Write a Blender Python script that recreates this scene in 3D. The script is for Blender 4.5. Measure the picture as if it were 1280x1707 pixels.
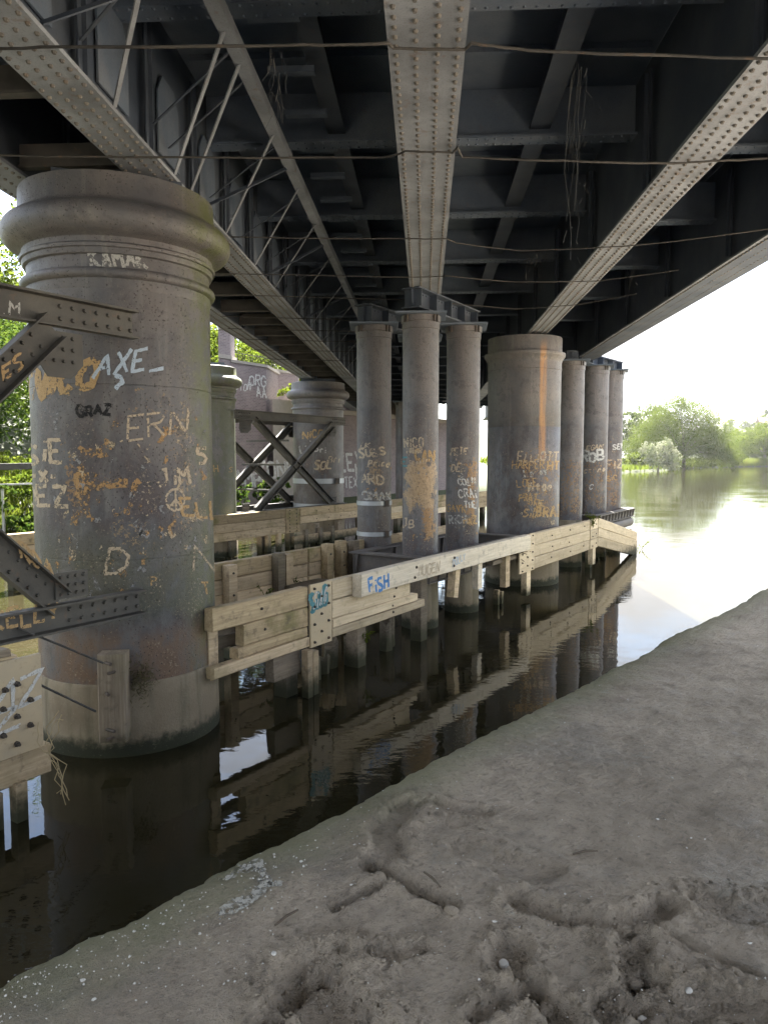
import bpy, math, random
import numpy as np
from mathutils import Vector, Matrix
random.seed(7)
rng = np.random.default_rng(7)
R = math.radians
for o in list(bpy.data.objects): bpy.data.objects.remove(o)
SC = bpy.context.scene
COL = SC.collection

# ------------------------------------------------------------------ camera
F, CX, CY, CAMH = 1232.0, 640.0, 853.5, 3.0
PITCH = math.atan((853.5 - 762) / F); YAW = math.atan(68 / F)
cd = bpy.data.cameras.new('camera'); cam = bpy.data.objects.new('camera', cd); COL.objects.link(cam)
cd.sensor_fit = 'VERTICAL'; cd.sensor_height = 24; cd.lens = 24 * F / 1707
cd.clip_start = 0.05; cd.clip_end = 6000
cam.location = (0, 0, CAMH); cam.rotation_euler = (R(90) - PITCH, 0, YAW)
SC.camera = cam
# ------------------------------------------------------------------ sky, sun, exposure
SUN_AZ, SUN_EL = R(2), R(54)          # azimuth measured from +Y (bridge axis) towards +X
W = bpy.data.worlds.new('World'); SC.world = W; W.use_nodes = True
wn = W.node_tree; wn.nodes.clear()
sky = wn.nodes.new('ShaderNodeTexSky'); sky.sky_type = 'NISHITA'; sky.sun_disc = False
sky.sun_elevation = SUN_EL; sky.sun_rotation = SUN_AZ
sky.air_density = 1.0; sky.dust_density = .7; sky.ozone_density = 1.0
tc = wn.nodes.new('ShaderNodeTexCoord')
mp = wn.nodes.new('ShaderNodeMapping'); mp.inputs['Scale'].default_value = (1.0, 1.0, 3.2); mp.inputs['Location'].default_value = (.35, .1, .2)
nz = wn.nodes.new('ShaderNodeTexNoise'); nz.inputs['Scale'].default_value = 2.6; nz.inputs['Detail'].default_value = 7; nz.inputs['Roughness'].default_value = .58
rp = wn.nodes.new('ShaderNodeValToRGB'); rp.color_ramp.elements[0].position = .36; rp.color_ramp.elements[1].position = .56
mx = wn.nodes.new('ShaderNodeMix'); mx.data_type = 'RGBA'; mx.inputs['B'].default_value = (3.1, 3.02, 2.9, 1)
bg = wn.nodes.new('ShaderNodeBackground'); bg.inputs['Strength'].default_value = .05
wo = wn.nodes.new('ShaderNodeOutputWorld')
L = wn.links.new
L(tc.outputs['Generated'], mp.inputs['Vector']); L(mp.outputs['Vector'], nz.inputs['Vector']); L(nz.outputs['Fac'], rp.inputs['Fac'])
L(rp.outputs['Color'], mx.inputs['Factor']); L(sky.outputs['Color'], mx.inputs['A']); L(mx.outputs['Result'], bg.inputs['Color']); L(bg.outputs['Background'], wo.inputs['Surface'])
sd = bpy.data.lights.new('sun', 'SUN'); sd.energy = 5.0; sd.angle = R(.6); sd.color = (1, .95, .87)
sun = bpy.data.objects.new('sun', sd); COL.objects.link(sun); sun.location = (30, 60, 60)
sv = Vector((math.sin(SUN_AZ) * math.cos(SUN_EL), math.cos(SUN_AZ) * math.cos(SUN_EL), math.sin(SUN_EL)))
sun.rotation_euler = sv.to_track_quat('Z', 'Y').to_euler()
vs = SC.view_settings; vs.view_transform = 'Standard'; vs.look = 'None'; vs.exposure = 3.8; vs.gamma = 1; vs.use_curve_mapping = False

# ------------------------------------------------------------------ layout maths (pixel of the 1280x1707 photograph -> place)
fwd = np.array([-math.sin(YAW) * math.cos(PITCH), math.cos(YAW) * math.cos(PITCH), -math.sin(PITCH)])
rgt = np.array([math.cos(YAW), math.sin(YAW), 0.]); upv = np.cross(rgt, fwd); CAM = np.array([0, 0, CAMH])
def ray(x, y): return fwd + rgt * (x - CX) / F + upv * (CY - y) / F
def atz(x, y, z): r = ray(x, y); return CAM + r * ((z - CAMH) / r[2])
SK = R(29.5)
PD = np.array([math.sin(SK), math.cos(SK), 0.]); PN = np.array([math.cos(SK), -math.sin(SK), 0.])   # along the piers / out of their near side
def fen(x, y, o):
    r = ray(x, y); t = (o - CAM @ PN) / (r @ PN); P = CAM + r * t; return float(P @ PD), float(P[2])
def pier(s, o, z=0.): return PD * s + PN * o + np.array([0, 0, z])
PROT = math.atan2(PD[1], PD[0])        # rotation that turns local x into the pier direction (local -y then faces the near side)

# ------------------------------------------------------------------ materials
class NT:
    def __init__(s, name):
        s.m = bpy.data.materials.new(name); s.m.use_nodes = True; s.t = s.m.node_tree; s.t.nodes.clear()
        s.out = s.n('OutputMaterial'); s._tc = None
    def n(s, ty): return s.t.nodes.new('ShaderNode' + ty)
    def set(s, sock, v):
        if isinstance(v, bpy.types.NodeSocket): s.t.links.new(v, sock)
        elif v is not None:
            if sock.type == 'RGBA' and not hasattr(v, '__len__'): v = (v, v, v, 1)
            elif sock.type == 'RGBA' and len(v) == 3: v = (*v, 1)
            sock.default_value = v
    def tc(s, k='Object'):
        if s._tc is None: s._tc = s.n('TexCoord')
        return s._tc.outputs[k]
    def map(s, v, sc=(1, 1, 1), loc=(0, 0, 0), rot=(0, 0, 0)):
        k = s.n('Mapping'); s.set(k.inputs['Vector'], v); s.set(k.inputs['Scale'], sc); s.set(k.inputs['Location'], loc); s.set(k.inputs['Rotation'], rot); return k.outputs[0]
    def noise(s, scale=5, detail=4, rough=.55, vec=None, dist=0):
        k = s.n('TexNoise'); s.set(k.inputs['Vector'], vec or s.tc()); s.set(k.inputs['Scale'], scale); s.set(k.inputs['Detail'], detail); s.set(k.inputs['Roughness'], rough); s.set(k.inputs['Distortion'], dist); return k.outputs['Fac']
    def vor(s, scale=20, vec=None, feat='F1', out='Distance'):
        k = s.n('TexVoronoi'); k.feature = feat; s.set(k.inputs['Vector'], vec or s.tc()); s.set(k.inputs['Scale'], scale); return k.outputs[out]
    def step(s, f, a, b):
        k = s.n('MapRange'); k.interpolation_type = 'SMOOTHSTEP'; s.set(k.inputs[0], f); s.set(k.inputs[1], a); s.set(k.inputs[2], b); return k.outputs[0]
    def math(s, op, a, b=None):
        k = s.n('Math'); k.operation = op; k.use_clamp = False; s.set(k.inputs[0], a)
        if b is not None: s.set(k.inputs[1], b)
        return k.outputs[0]
    def mul(s, *a):
        r = a[0]
        for b in a[1:]: r = s.math('MULTIPLY', r, b)
        return r
    def mix(s, f, a, b):
        k = s.n('Mix'); k.data_type = 'RGBA'; s.set(k.inputs['Factor'], f); s.set(k.inputs['A'], a); s.set(k.inputs['B'], b); return k.outputs['Result']
    def sep(s, v=None):
        k = s.n('SeparateXYZ'); s.set(k.inputs[0], v or s.tc()); return k.outputs
    def band(s, v, a, b, soft):
        return s.mul(s.step(v, a - soft, a + soft), s.step(v, b + soft, b - soft))
    def bump(s, h, st=.3, d=.01, nrm=None):
        k = s.n('Bump'); s.set(k.inputs['Height'], h); s.set(k.inputs['Strength'], st); s.set(k.inputs['Distance'], d)
        if nrm is not None: s.set(k.inputs['Normal'], nrm)
        return k.outputs[0]
    def bsdf(s, col, rough=.6, nrm=None, metal=0., spec=.4, alpha=None):
        k = s.n('BsdfPrincipled'); s.set(k.inputs['Base Color'], col); s.set(k.inputs['Roughness'], rough); s.set(k.inputs['Metallic'], metal); s.set(k.inputs['Specular IOR Level'], spec)
        if nrm is not None: s.set(k.inputs['Normal'], nrm)
        if alpha is not None: s.set(k.inputs['Alpha'], alpha)
        s.k = k; s.t.links.new(k.outputs[0], s.out.inputs['Surface']); return s.m
    def rnd(s):
        return s.n('ObjectInfo').outputs['Random']
M = {}
def iron(name, c1, c2, rough=.6, rust=.25):
    t = NT(name); w = t._tc
    g = t.tc('Object')
    a = t.noise(1.3, 6, .6); b = t.noise(9, 5, .6); c = t.noise(60, 3, .6)
    col = t.mix(t.step(a, .35, .65), c1, c2)
    col = t.mix(t.mul(t.step(b, .58, .7), rust), col, (.16, .085, .045))
    col = t.mix(t.mul(t.step(c, .5, .75), .35), col, (.04, .04, .042))
    t.bsdf(col, rough, t.bump(t.math('ADD', b, t.mul(c, .5)), .35, .006)); M[name] = t.m
iron('soffit_iron', (.085, .115, .165), (.135, .16, .20), .65, .12)
iron('girder_web', (.045, .060, .088), (.075, .09, .115), .6, .15)
iron('flange_iron', (.275, .30, .34), (.175, .19, .215), .7, .35)  # paler than webs and soffit: grey dust, plus light from below put into colour
iron('rod_iron', (.03, .03, .031), (.07, .066, .062), .8, .3)
iron('brace_iron', (.048, .046, .044), (.085, .08, .07), .65, .3)
iron('platform_iron', (.10, .09, .085), (.15, .135, .12), .7, .35)
iron('rivet_iron', (.11, .105, .10), (.16, .15, .135), .75, .3)
iron('bolt_iron', (.05, .045, .04), (.09, .07, .055), .7, .5)
def galv():
    t = NT('galvanised_steel'); a = t.noise(14, 4); t.bsdf(t.mix(a, (.40, .42, .44), (.28, .30, .33)), .45, None, .5); M['galv'] = t.m
galv()
def column_paint(name, patches, streaks=(), algae=0., bandz=None, dark=1.0):
    """painted cast iron, local -Y faces the river side; patches = (x0,x1,z0,z1,amount,colour)"""
    t = NT(name); s = t.sep(); x, z = s[0], s[2]
    n1 = t.noise(1.1, 6, .6); n2 = t.noise(5, 8, .68); n3 = t.noise(22, 7, .75); n4 = t.noise(2.3, 9, .72, t.map(t.tc(), (1, 1, .55), loc=(5, 3, 1)))
    v = t.map(t.tc(), (9, 9, .5)); st = t.noise(1, 7, .65, v); low = t.step(t.math('ADD', z, t.mul(n1, 1.2)), 5.0, 3.0)
    k = dark
    col = t.mix(t.step(n1, .38, .62), (.088 * k, .090 * k, .100 * k), (.130 * k, .120 * k, .120 * k))
    col = t.mix(t.mul(t.step(st, .52, .70), .5), col, (.20 * k, .192 * k, .185 * k))
    col = t.mix(t.mul(t.step(n4, .42, .60), t.math('ADD', .2, t.mul(low, .7))), col, t.mix(t.step(n2, .35, .65), (.034, .031, .037), (.085, .055, .047)))
    col = t.mix(t.mul(t.step(n2, .55, .60), .5), col, (.062, .062, .068))
    col = t.mix(t.mul(t.step(n3, .56, .66), .35), col, (.04, .036, .036))
    if algae: col = t.mix(t.mul(t.step(x, .45, .9), t.step(n2, .35, .6), algae), col, (.10, .115, .035))
    if bandz:
        for z0, z1, c, a in bandz:
            col = t.mix(t.mul(t.band(t.math('ADD', z, t.mul(n2, .25)), z0, z1, .12), t.step(n4, .36, .56), a), col, c)
    hgt = n3
    for x0, x1, z0, z1, am, c in patches:
        m = t.mul(t.band(t.math('ADD', x, t.mul(n2, .5)), x0 + .25, x1 + .25, .14), t.band(t.math('ADD', z, t.mul(n4, 1.3)), z0 + .65, z1 + .65, .22))
        m = t.step(t.math('ADD', t.mul(m, am), n3), .92, 1.0)
        m = t.mul(m, t.step(t.noise(60, 4, .7), .70, .60), t.step(t.vor(17), .10, .16)); col = t.mix(t.mul(m, .92), col, t.mix(t.step(n3, .3, .7), c, tuple(.5 * q for q in c)))
    for x0, x1, z0, z1, c in streaks:
        m = t.mul(t.band(t.math('ADD', x, t.mul(n2, .05)), x0, x1, .03), t.band(z, z0, z1, .25), t.step(st, .3, .5))
        col = t.mix(t.mul(m, .85), col, c)
    dots = t.mul(t.step(t.vor(30), .24, .14), t.step(n1, .40, .55))
    dots2 = t.mul(t.step(t.vor(13), .12, .07), t.step(n2, .40, .5))
    col = t.mix(t.mul(t.math('MAXIMUM', dots, dots2), .85), col, (.025, .02, .018))
    flk = t.mul(t.step(t.noise(40, 5, .75), .57, .63), t.step(n4, .50, .60), t.math('ADD', .25, t.mul(low, .75)))
    col = t.mix(t.mul(flk, .8), col, (.36, .30, .23))
    h = t.math('SUBTRACT', n3, t.mul(t.math('MAXIMUM', dots, dots2), .8))
    t.bsdf(col, t.math('ADD', .30, t.mul(n2, .34)), t.bump(h, .7, .012), 0, .45); M[name] = t.m
RU, CR = (.42, .24, .10), (.50, .35, .20)
column_paint('hero_paint', [(-.62, -.42, 2.45, 3.20, .50, RU), (-.42, -.02, 2.66, 2.92, .48, RU), (-.2, .3, 1.9, 2.5, .40, CR), (.4, .75, 2.1, 3.6, .40, CR), (-.1, .8, 3.2, 3.8, .36, CR)],
             algae=.8, bandz=[(.70, 1.35, (.19, .115, .065), .55), (1.5, 2.4, (.085, .095, .06), .5), (2.2, 3.3, (.06, .055, .065), .4)])
column_paint('iron_paint_a', [(-.2, .2, 2.3, 3.0, .45, CR)], bandz=[(1.3, 2.3, (.10, .085, .075), .5)], dark=1.0)
column_paint('iron_paint_b', [(-.30, .30, 1.95, 2.95, .60, CR), (.0, .3, 1.6, 2.2, .56, RU)], dark=1.15)
column_paint('iron_paint_c', [(.05, .32, 1.7, 3.0, .52, RU)], dark=1.15)
column_paint('iron_paint_d', [(-.1, .8, 1.7, 3.2, .40, RU)], streaks=[(.38, .52, 3.0, 5.5, (.42, .22, .09))], dark=1.1)
column_paint('iron_paint_e', [(-.3, .35, 1.4, 3.0, .42, RU)], dark=1.25)
column_paint('iron_paint_f', [], algae=.9, bandz=[(-1, 6.5, (.105, .115, .075), .85)], dark=1.1)
def concrete():
    t = NT('pier_concrete'); z = t.sep()[2]; n1 = t.noise(1.6, 6, .6); n2 = t.noise(8, 6, .65); n3 = t.noise(40, 4, .7)
    v = t.map(t.tc(), (5, 5, .5)); st = t.noise(1, 5, .6, v)
    col = t.mix(t.step(n1, .35, .65), (.26, .225, .165), (.19, .155, .11))
    col = t.mix(t.mul(t.step(st, .5, .65), .6), col, (.09, .085, .055))
    wl = t.step(t.math('ADD', z, t.mul(n2, -.25)), .10, -.03)
    col = t.mix(wl, col, (.022, .026, .014))
    col = t.mix(t.mul(t.step(n3, .6, .7), .4), col, (.33, .29, .22))
    t.bsdf(col, .8, t.bump(t.math('ADD', n3, n2), .6, .015)); M['concrete'] = t.m
concrete()
def wood(name, c1, c2, green=.35, dirt=.4):
    t = NT(name); r = t.rnd(); s = t.sep()
    off = t.n('CombineXYZ'); t.set(off.inputs[0], t.mul(r, 37.)); t.set(off.inputs[2], t.mul(r, 11.))
    va = t.n('VectorMath'); va.operation = 'ADD'; t.set(va.inputs[0], t.tc()); t.set(va.inputs[1], off.outputs[0]); vec = va.outputs[0]
    gr = t.noise(1, 6, .65, t.map(vec, (2.0, 40, 40)), .3); g2 = t.noise(1, 4, .6, t.map(vec, (.6, 9, 9))); n1 = t.noise(1.4, 6, .6, vec); n2 = t.noise(7, 6, .65, vec)
    col = t.mix(t.step(gr, .3, .7), c1, c2)
    col = t.mix(t.mul(t.step(g2, .45, .7), .5), col, tuple(.7 * k for k in c1))
    hue = t.n('HueSaturation'); t.set(hue.inputs['Value'], t.math('ADD', .66, t.mul(r, .58))); t.set(hue.inputs['Color'], col); col = hue.outputs[0]
    col = t.mix(t.mul(t.step(n1, .50, .68), green), col, (.13, .125, .04))
    col = t.mix(t.mul(t.step(n2, .52, .68), dirt), col, (.085, .07, .055))
    geo = t.n('NewGeometry'); zz = t.sep(geo.outputs['Position'])[2]
    col = t.mix(t.step(t.math('ADD', zz, t.mul(n2, -.35)), .22, -.10), col, (.035, .036, .02))
    t.bsdf(col, .8, t.bump(t.math('ADD', t.mul(gr, 1.2), n2), .5, .006), 0, .25); M[name] = t.m
wood('fender_wood', (.42, .325, .21), (.58, .46, .315), .4, .55)
wood('pale_wood', (.58, .465, .315), (.72, .60, .43), .12, .32)
wood('grey_wood', (.56, .485, .38), (.70, .625, .51), .05, .38)
wood('mossy_wood', (.33, .25, .15), (.48, .375, .235), .75, .55)
wood('old_pile', (.10, .085, .065), (.22, .19, .15), .3, .6)
wood('dark_wood', (.16, .13, .10), (.25, .21, .16), .2, .5)
def plate():
    t = NT('bolted_plate'); n1 = t.noise(2, 6, .6); n2 = t.noise(14, 5, .65)
    col = t.mix(t.step(n1, .35, .7), (.50, .40, .26), (.42, .35, .25)); col = t.mix(t.mul(t.step(n2, .55, .7), .4), col, (.24, .18, .11))
    t.bsdf(col, .6, t.bump(n2, .2, .004)); M['plate'] = t.m
plate()
def paint(name, c, wear=.5):
    t = NT(name); g = t.n('NewGeometry'); a = t.noise(34, 5, .7, g.outputs['Position']); b = t.noise(6, 4, .6, g.outputs['Position'])
    e = t.vor(15, g.outputs['Position']); d = t.noise(110, 3, .7, g.outputs['Position'])
    al = t.mul(t.step(t.math('ADD', t.mul(a, .6), t.mul(b, .4)), wear - .05, wear + .03), t.step(e, .06, .13), t.math('ADD', .72, t.mul(t.step(d, .60, .50), .26)))
    col = t.mix(b, c, tuple(.7 * k for k in c))
    t.bsdf(col, .7, None, 0, .25, al); M[name] = t.m
paint('cream_paint', (.56, .46, .34), .465); paint('orange_paint', (.50, .34, .17), .455); paint('white_paint', (.68, .68, .66), .455)
paint('blue_paint', (.10, .28, .62), .40); paint('pale_blue_paint', (.50, .60, .72), .42); paint('black_paint', (.02, .02, .022), .44); paint('teal_paint', (.10, .28, .32), .42)
paint('faded_paint', (.46, .46, .44), .47); paint('worn_rust', (.46, .29, .14), .52); paint('worn_cream', (.55, .45, .32), .53); paint('worn_mark', (.50, .49, .44), .52); paint('worn_grey', (.30, .30, .31), .52)
def water():
    t = NT('river_water'); g = t.n('NewGeometry'); p = g.outputs['Position']
    a = t.noise(1, 3, .5, t.map(p, (5.5, 9, 1), rot=(0, 0, R(-25)))); b = t.noise(1, 3, .5, t.map(p, (1.1, 1.6, 1), rot=(0, 0, R(20)))); c = t.noise(.25, 2, .5, p)
    h = t.math('ADD', t.mul(a, t.math('ADD', .12, t.mul(t.step(c, .42, .62), .55))), t.mul(b, .9))
    n = t.noise(.3, 4, .6, p)
    m = t.bsdf(t.mix(n, (.015, .0135, .0065), (.020, .0175, .009)), .015, t.bump(h, .085, .06), 0, .5); t.k.inputs['IOR'].default_value = 1.333; M['water'] = m
water()
def mud():
    t = NT('mud'); g = t.n('NewGeometry'); p = g.outputs['Position']
    # position along / across the bank edge
    a = t.noise(.9, 7, .62, p); b = t.noise(5, 7, .65, p); c = t.noise(38, 6, .72, p); d = t.noise(150, 3, .7, p)
    rp = t.map(p, (1, 1, 1), rot=(0, 0, R(52.5))); ripl = t.noise(1, 5, .6, t.map(rp, (60, 9, 10)))
    col = t.mix(t.step(a, .36, .64), (.355, .30, .232), (.50, .425, .335))
    col = t.mix(t.mul(t.step(b, .48, .66), .5), col, (.24, .203, .157))
    col = t.mix(t.mul(t.step(c, .50, .66), .5), col, (.15, .132, .107)); col = t.mix(t.mul(t.step(t.noise(85, 5, .75, p), .56, .68), .45), col, (.12, .105, .085)); col = t.mix(t.mul(t.step(t.noise(62, 5, .75, t.map(p, loc=(4, 4, 4))), .60, .70), .4), col, (.52, .48, .42))
    wet = t.step(t.noise(1.7, 7, .65, t.map(p, loc=(7, 2, 0))), .50, .62); col = t.mix(t.mul(wet, .35), col, (.18, .16, .132))
    s = t.sep(p); w = t.math('SUBTRACT', t.mul(t.math('ADD', s[0], 1.23), .793), t.mul(t.math('SUBTRACT', s[1], 1.98), .609))
    col = t.mix(t.mul(t.step(t.math('ADD', w, t.mul(b, .5)), .66, .22), .75), col, (.17, .185, .085))
    col = t.mix(t.mul(t.step(d, .66, .74), t.step(b, .45, .6), .8), col, (.48, .45, .40))
    gp = t.mul(t.step(t.noise(2.2, 6, .7, t.map(p, loc=(3.1, 1.7, 0))), .60, .66), t.step(c, .42, .60))
    col = t.mix(t.mul(gp, .55), col, (.42, .40, .34))
    rough = t.math('SUBTRACT', t.math('ADD', .55, t.mul(b, .45)), t.mul(wet, .25))
    hh = t.math('ADD', t.math('ADD', t.mul(c, .9), t.mul(d, .35)), t.mul(ripl, .6))
    t.bsdf(col, rough, t.bump(hh, 1.0, .032), 0, .35); M['mud'] = t.m
mud()
def brick():
    t = NT('blue_brick'); k = t.n('TexBrick'); v = t.tc('UV')
    t.set(k.inputs['Vector'], v); k.inputs['Scale'].default_value = 1; k.inputs['Brick Width'].default_value = .23; k.inputs['Row Height'].default_value = .075; k.inputs['Mortar Size'].default_value = .008
    k.inputs['Color1'].default_value = (.12, .092, .10, 1); k.inputs['Color2'].default_value = (.19, .145, .15, 1); k.inputs['Mortar'].default_value = (.26, .24, .23, 1)
    g = t.n('NewGeometry'); n1 = t.noise(.7, 6, .65, g.outputs['Position']); n2 = t.noise(5, 5, .6, g.outputs['Position'])
    col = t.mix(t.mul(t.step(n1, .45, .7), .55), k.outputs['Color'], (.26, .22, .215)); col = t.mix(t.mul(t.step(n2, .6, .7), .5), col, (.09, .08, .08))
    t.bsdf(col, .75, t.bump(k.outputs['Fac'], -.4, .01)); M['brick'] = t.m
    t = NT('stone_coping'); n = t.noise(4, 6, .6); t.bsdf(t.mix(n, (.36, .33, .29), (.22, .20, .18)), .8); M['stone'] = t.m
brick()
def leaf(name, c1, c2, tr=.45):
    t = NT(name); g = t.n('NewGeometry'); a = t.noise(.45, 4, .6, g.outputs['Position']); b = t.noise(3.5, 4, .6, g.outputs['Position'])
    col = t.mix(t.step(t.math('ADD', t.mul(a, .5), t.mul(b, .5)), .38, .62), c1, c2)
    d = t.n('BsdfDiffuse'); t.set(d.inputs[0], col); u = t.n('BsdfTranslucent'); t.set(u.inputs[0], t.mix(.4, col, (.11, .14, .015)))
    m = t.n('MixShader'); m.inputs[0].default_value = tr; t.t.links.new(d.outputs[0], m.inputs[1]); t.t.links.new(u.outputs[0], m.inputs[2]); t.t.links.new(m.outputs[0], t.out.inputs[0]); M[name] = t.m
leaf('willow_leaf', (.040, .065, .011), (.078, .098, .020), .5); leaf('bright_leaf', (.055, .095, .012), (.11, .13, .018), .5); leaf('ivy_leaf', (.022, .050, .010), (.05, .09, .017), .35)
leaf('grass_blade', (.065, .105, .012), (.115, .135, .018), .45); leaf('blossom', (.09, .12, .055), (.34, .34, .27), .3); leaf('reed_leaf', (.07, .10, .018), (.12, .13, .03), .4); leaf('far_leaf', (.04, .06, .024), (.07, .085, .036), .4)
def simple(name, c, rough=.8, var=.25):
    t = NT(name); g = t.n('NewGeometry'); a = t.noise(3, 5, .6, g.outputs['Position']); t.bsdf(t.mix(a, c, tuple(k * (1 - var) for k in c)), rough); M[name] = t.m
simple('soil', (.035, .045, .012)); simple('bark', (.12, .095, .07)); simple('hill_grass', (.05, .07, .022)); simple('house_wall', (.38, .34, .30)); simple('roof_tile', (.20, .12, .09))
simple('shell', (.72, .70, .65), .5, .4); simple('cap_metal', (.60, .58, .55), .35); simple('web_dust', (.075, .075, .075)); simple('straw', (.42, .34, .20)); simple('white_rail', (.5, .5, .49)); simple('window_glass', (.04, .05, .06), .1)
simple('moss', (.10, .085, .04)); simple('kerb_stone', (.07, .068, .06), .9, .5)

# ------------------------------------------------------------------ mesh helpers
class MB:
    def __init__(s): s.v = []; s.f = []
    def add(s, v, f):
        b = len(s.v); s.v += [tuple(map(float, q)) for q in v]; s.f += [tuple(b + i for i in q) for q in f]; return s
    def box(s, x0, x1, y0, y1, z0, z1):
        return s.add([(x0, y0, z0), (x1, y0, z0), (x1, y1, z0), (x0, y1, z0), (x0, y0, z1), (x1, y0, z1), (x1, y1, z1), (x0, y1, z1)],
                     [(0, 3, 2, 1), (4, 5, 6, 7), (0, 1, 5, 4), (1, 2, 6, 5), (2, 3, 7, 6), (3, 0, 4, 7)])
    def obar(s, a, b, w, h, up=(0, 0, 1)):
        a, b = np.array(a, float), np.array(b, float); d = b - a; d /= np.linalg.norm(d); u = np.array(up, float); r = np.cross(d, u); r /= np.linalg.norm(r); u = np.cross(r, d)
        P = [p + r * i * w / 2 + u * j * h / 2 for p in (a, b) for i, j in ((-1, -1), (1, -1), (1, 1), (-1, 1))]
        return s.add(P, [(0, 1, 2, 3), (7, 6, 5, 4), (0, 4, 5, 1), (1, 5, 6, 2), (2, 6, 7, 3), (3, 7, 4, 0)])
    def tube(s, pts, r, k=6):
        pts = [np.array(p, float) for p in pts]; n = len(pts); V = []; Fc = []
        rr = r if hasattr(r, '__len__') else [r] * n
        for i, p in enumerate(pts):
            d = pts[min(i + 1, n - 1)] - pts[max(i - 1, 0)]; d /= (np.linalg.norm(d) + 1e-9)
            u = np.array([0, 0, 1.]) if abs(d[2]) < .9 else np.array([1., 0, 0]); a = np.cross(d, u); a /= np.linalg.norm(a); b = np.cross(a, d)
            for j in range(k): th = 2 * math.pi * j / k; V.append(p + (a * math.cos(th) + b * math.sin(th)) * rr[i])
        for i in range(n - 1):
            for j in range(k): Fc.append((i * k + j, i * k + (j + 1) % k, (i + 1) * k + (j + 1) % k, (i + 1) * k + j))
        Fc.append(tuple(range(k))[::-1]); Fc.append(tuple((n - 1) * k + j for j in range(k)))
        return s.add(V, Fc)
    def lathe(s, prof, k=48, c=(0, 0, 0), caps=True, jit=0.):
        V = []; Fc = []; n = len(prof)
        for r, z in prof:
            for j in range(k):
                th = 2 * math.pi * j / k; rr = r + (random.uniform(-jit, jit) if jit else 0); V.append((c[0] + rr * math.cos(th), c[1] + rr * math.sin(th), c[2] + z))
        for i in range(n - 1):
            for j in range(k): Fc.append((i * k + j, i * k + (j + 1) % k, (i + 1) * k + (j + 1) % k, (i + 1) * k + j))
        if caps: Fc.append(tuple(range(k))[::-1]); Fc.append(tuple((n - 1) * k + j for j in range(k)))
        return s.add(V, Fc)
    def prism(s, poly, z0, z1):
        n = len(poly); V = [(x, y, z0) for x, y in poly] + [(x, y, z1) for x, y in poly]
        return s.add(V, [tuple(range(n))[::-1], tuple(range(n, 2 * n))] + [(i, (i + 1) % n, n + (i + 1) % n, n + i) for i in range(n)])
    def stud(s, p, nrm, r, h):
        """a low rivet / bolt head: hexagonal dome"""
        nrm = np.array(nrm, float); p = np.array(p, float); u = np.array([0, 0, 1.]) if abs(nrm[2]) < .9 else np.array([1., 0, 0]); a = np.cross(nrm, u); a /= np.linalg.norm(a); b = np.cross(nrm, a)
        V = []
        for q, hh in ((1, 0), (.62, h)):
            for j in range(6): th = math.pi / 3 * j; V.append(p + (a * math.cos(th) + b * math.sin(th)) * r * q + nrm * hh)
        return s.add(V, [(j, (j + 1) % 6, 6 + (j + 1) % 6, 6 + j) for j in range(6)] + [tuple(range(6, 12))])
    def mesh(s, name, smooth=0):
        me = bpy.data.meshes.new(name); me.from_pydata(s.v, [], s.f); me.validate()
        import bmesh
        b = bmesh.new(); b.from_mesh(me); bmesh.ops.recalc_face_normals(b, faces=b.faces); b.to_mesh(me); b.free()
        if smooth:
            me.polygons.foreach_set('use_smooth', [True] * len(me.polygons))
            try: me.set_sharp_from_angle(angle=R(smooth))
            except Exception: pass
        return me
    def build(s, name, mat, parent=None, smooth=0, kind=None, loc=None, rz=None):
        return put(name, s.mesh(name, smooth), mat, parent, kind, loc, rz)
def put(name, me, mat=None, parent=None, kind=None, loc=None, rz=None):
    o = bpy.data.objects.new(name, me); COL.objects.link(o)
    if mat and not me.materials: me.materials.append(M[mat])
    if parent: o.parent = parent
    if kind: o['kind'] = kind
    if loc is not None: o.location = tuple(map(float, loc))
    if rz is not None: o.rotation_euler = (0, 0, rz)
    return o
def tag(o, label, cat, group=None):
    o['label'] = label; o['category'] = cat
    if 'kind' not in o: o['kind'] = 'thing'
    if group: o['group'] = group
    return o
def thing(name, label, cat, loc=(0, 0, 0), rz=0, group=None):
    o = bpy.data.objects.new(name, None); COL.objects.link(o); o.location = tuple(map(float, loc)); o.rotation_euler = (0, 0, rz); o.empty_display_size = .2
    return tag(o, label, cat, group)
def copy_tree(o, parent=None):
    c = o.copy(); COL.objects.link(c)
    if parent: c.parent = parent
    for ch in list(o.children): copy_tree(ch, c)
    return c
def npmesh(name, V, Fq, smooth=False):
    V = np.asarray(V, np.float32); Fq = np.asarray(Fq, np.int32); me = bpy.data.meshes.new(name)
    me.vertices.add(len(V)); me.vertices.foreach_set('co', V.ravel()); k = Fq.shape[1]
    me.loops.add(Fq.size); me.loops.foreach_set('vertex_index', Fq.ravel()); me.polygons.add(len(Fq)); me.polygons.foreach_set('loop_start', np.arange(0, Fq.size, k, dtype=np.int32))
    if smooth: me.polygons.foreach_set('use_smooth', np.ones(len(Fq), bool))
    me.update(calc_edges=True); return me
def hash2(ix, iy, seed):
    n = (ix.astype(np.int64) * 374761393 + iy.astype(np.int64) * 668265263 + seed * 982451653) & 0x7fffffff
    n = ((n ^ (n >> 13)) * 1274126177) & 0x7fffffff; n = n ^ (n >> 16); return (n & 0xffff) / 65535.
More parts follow.
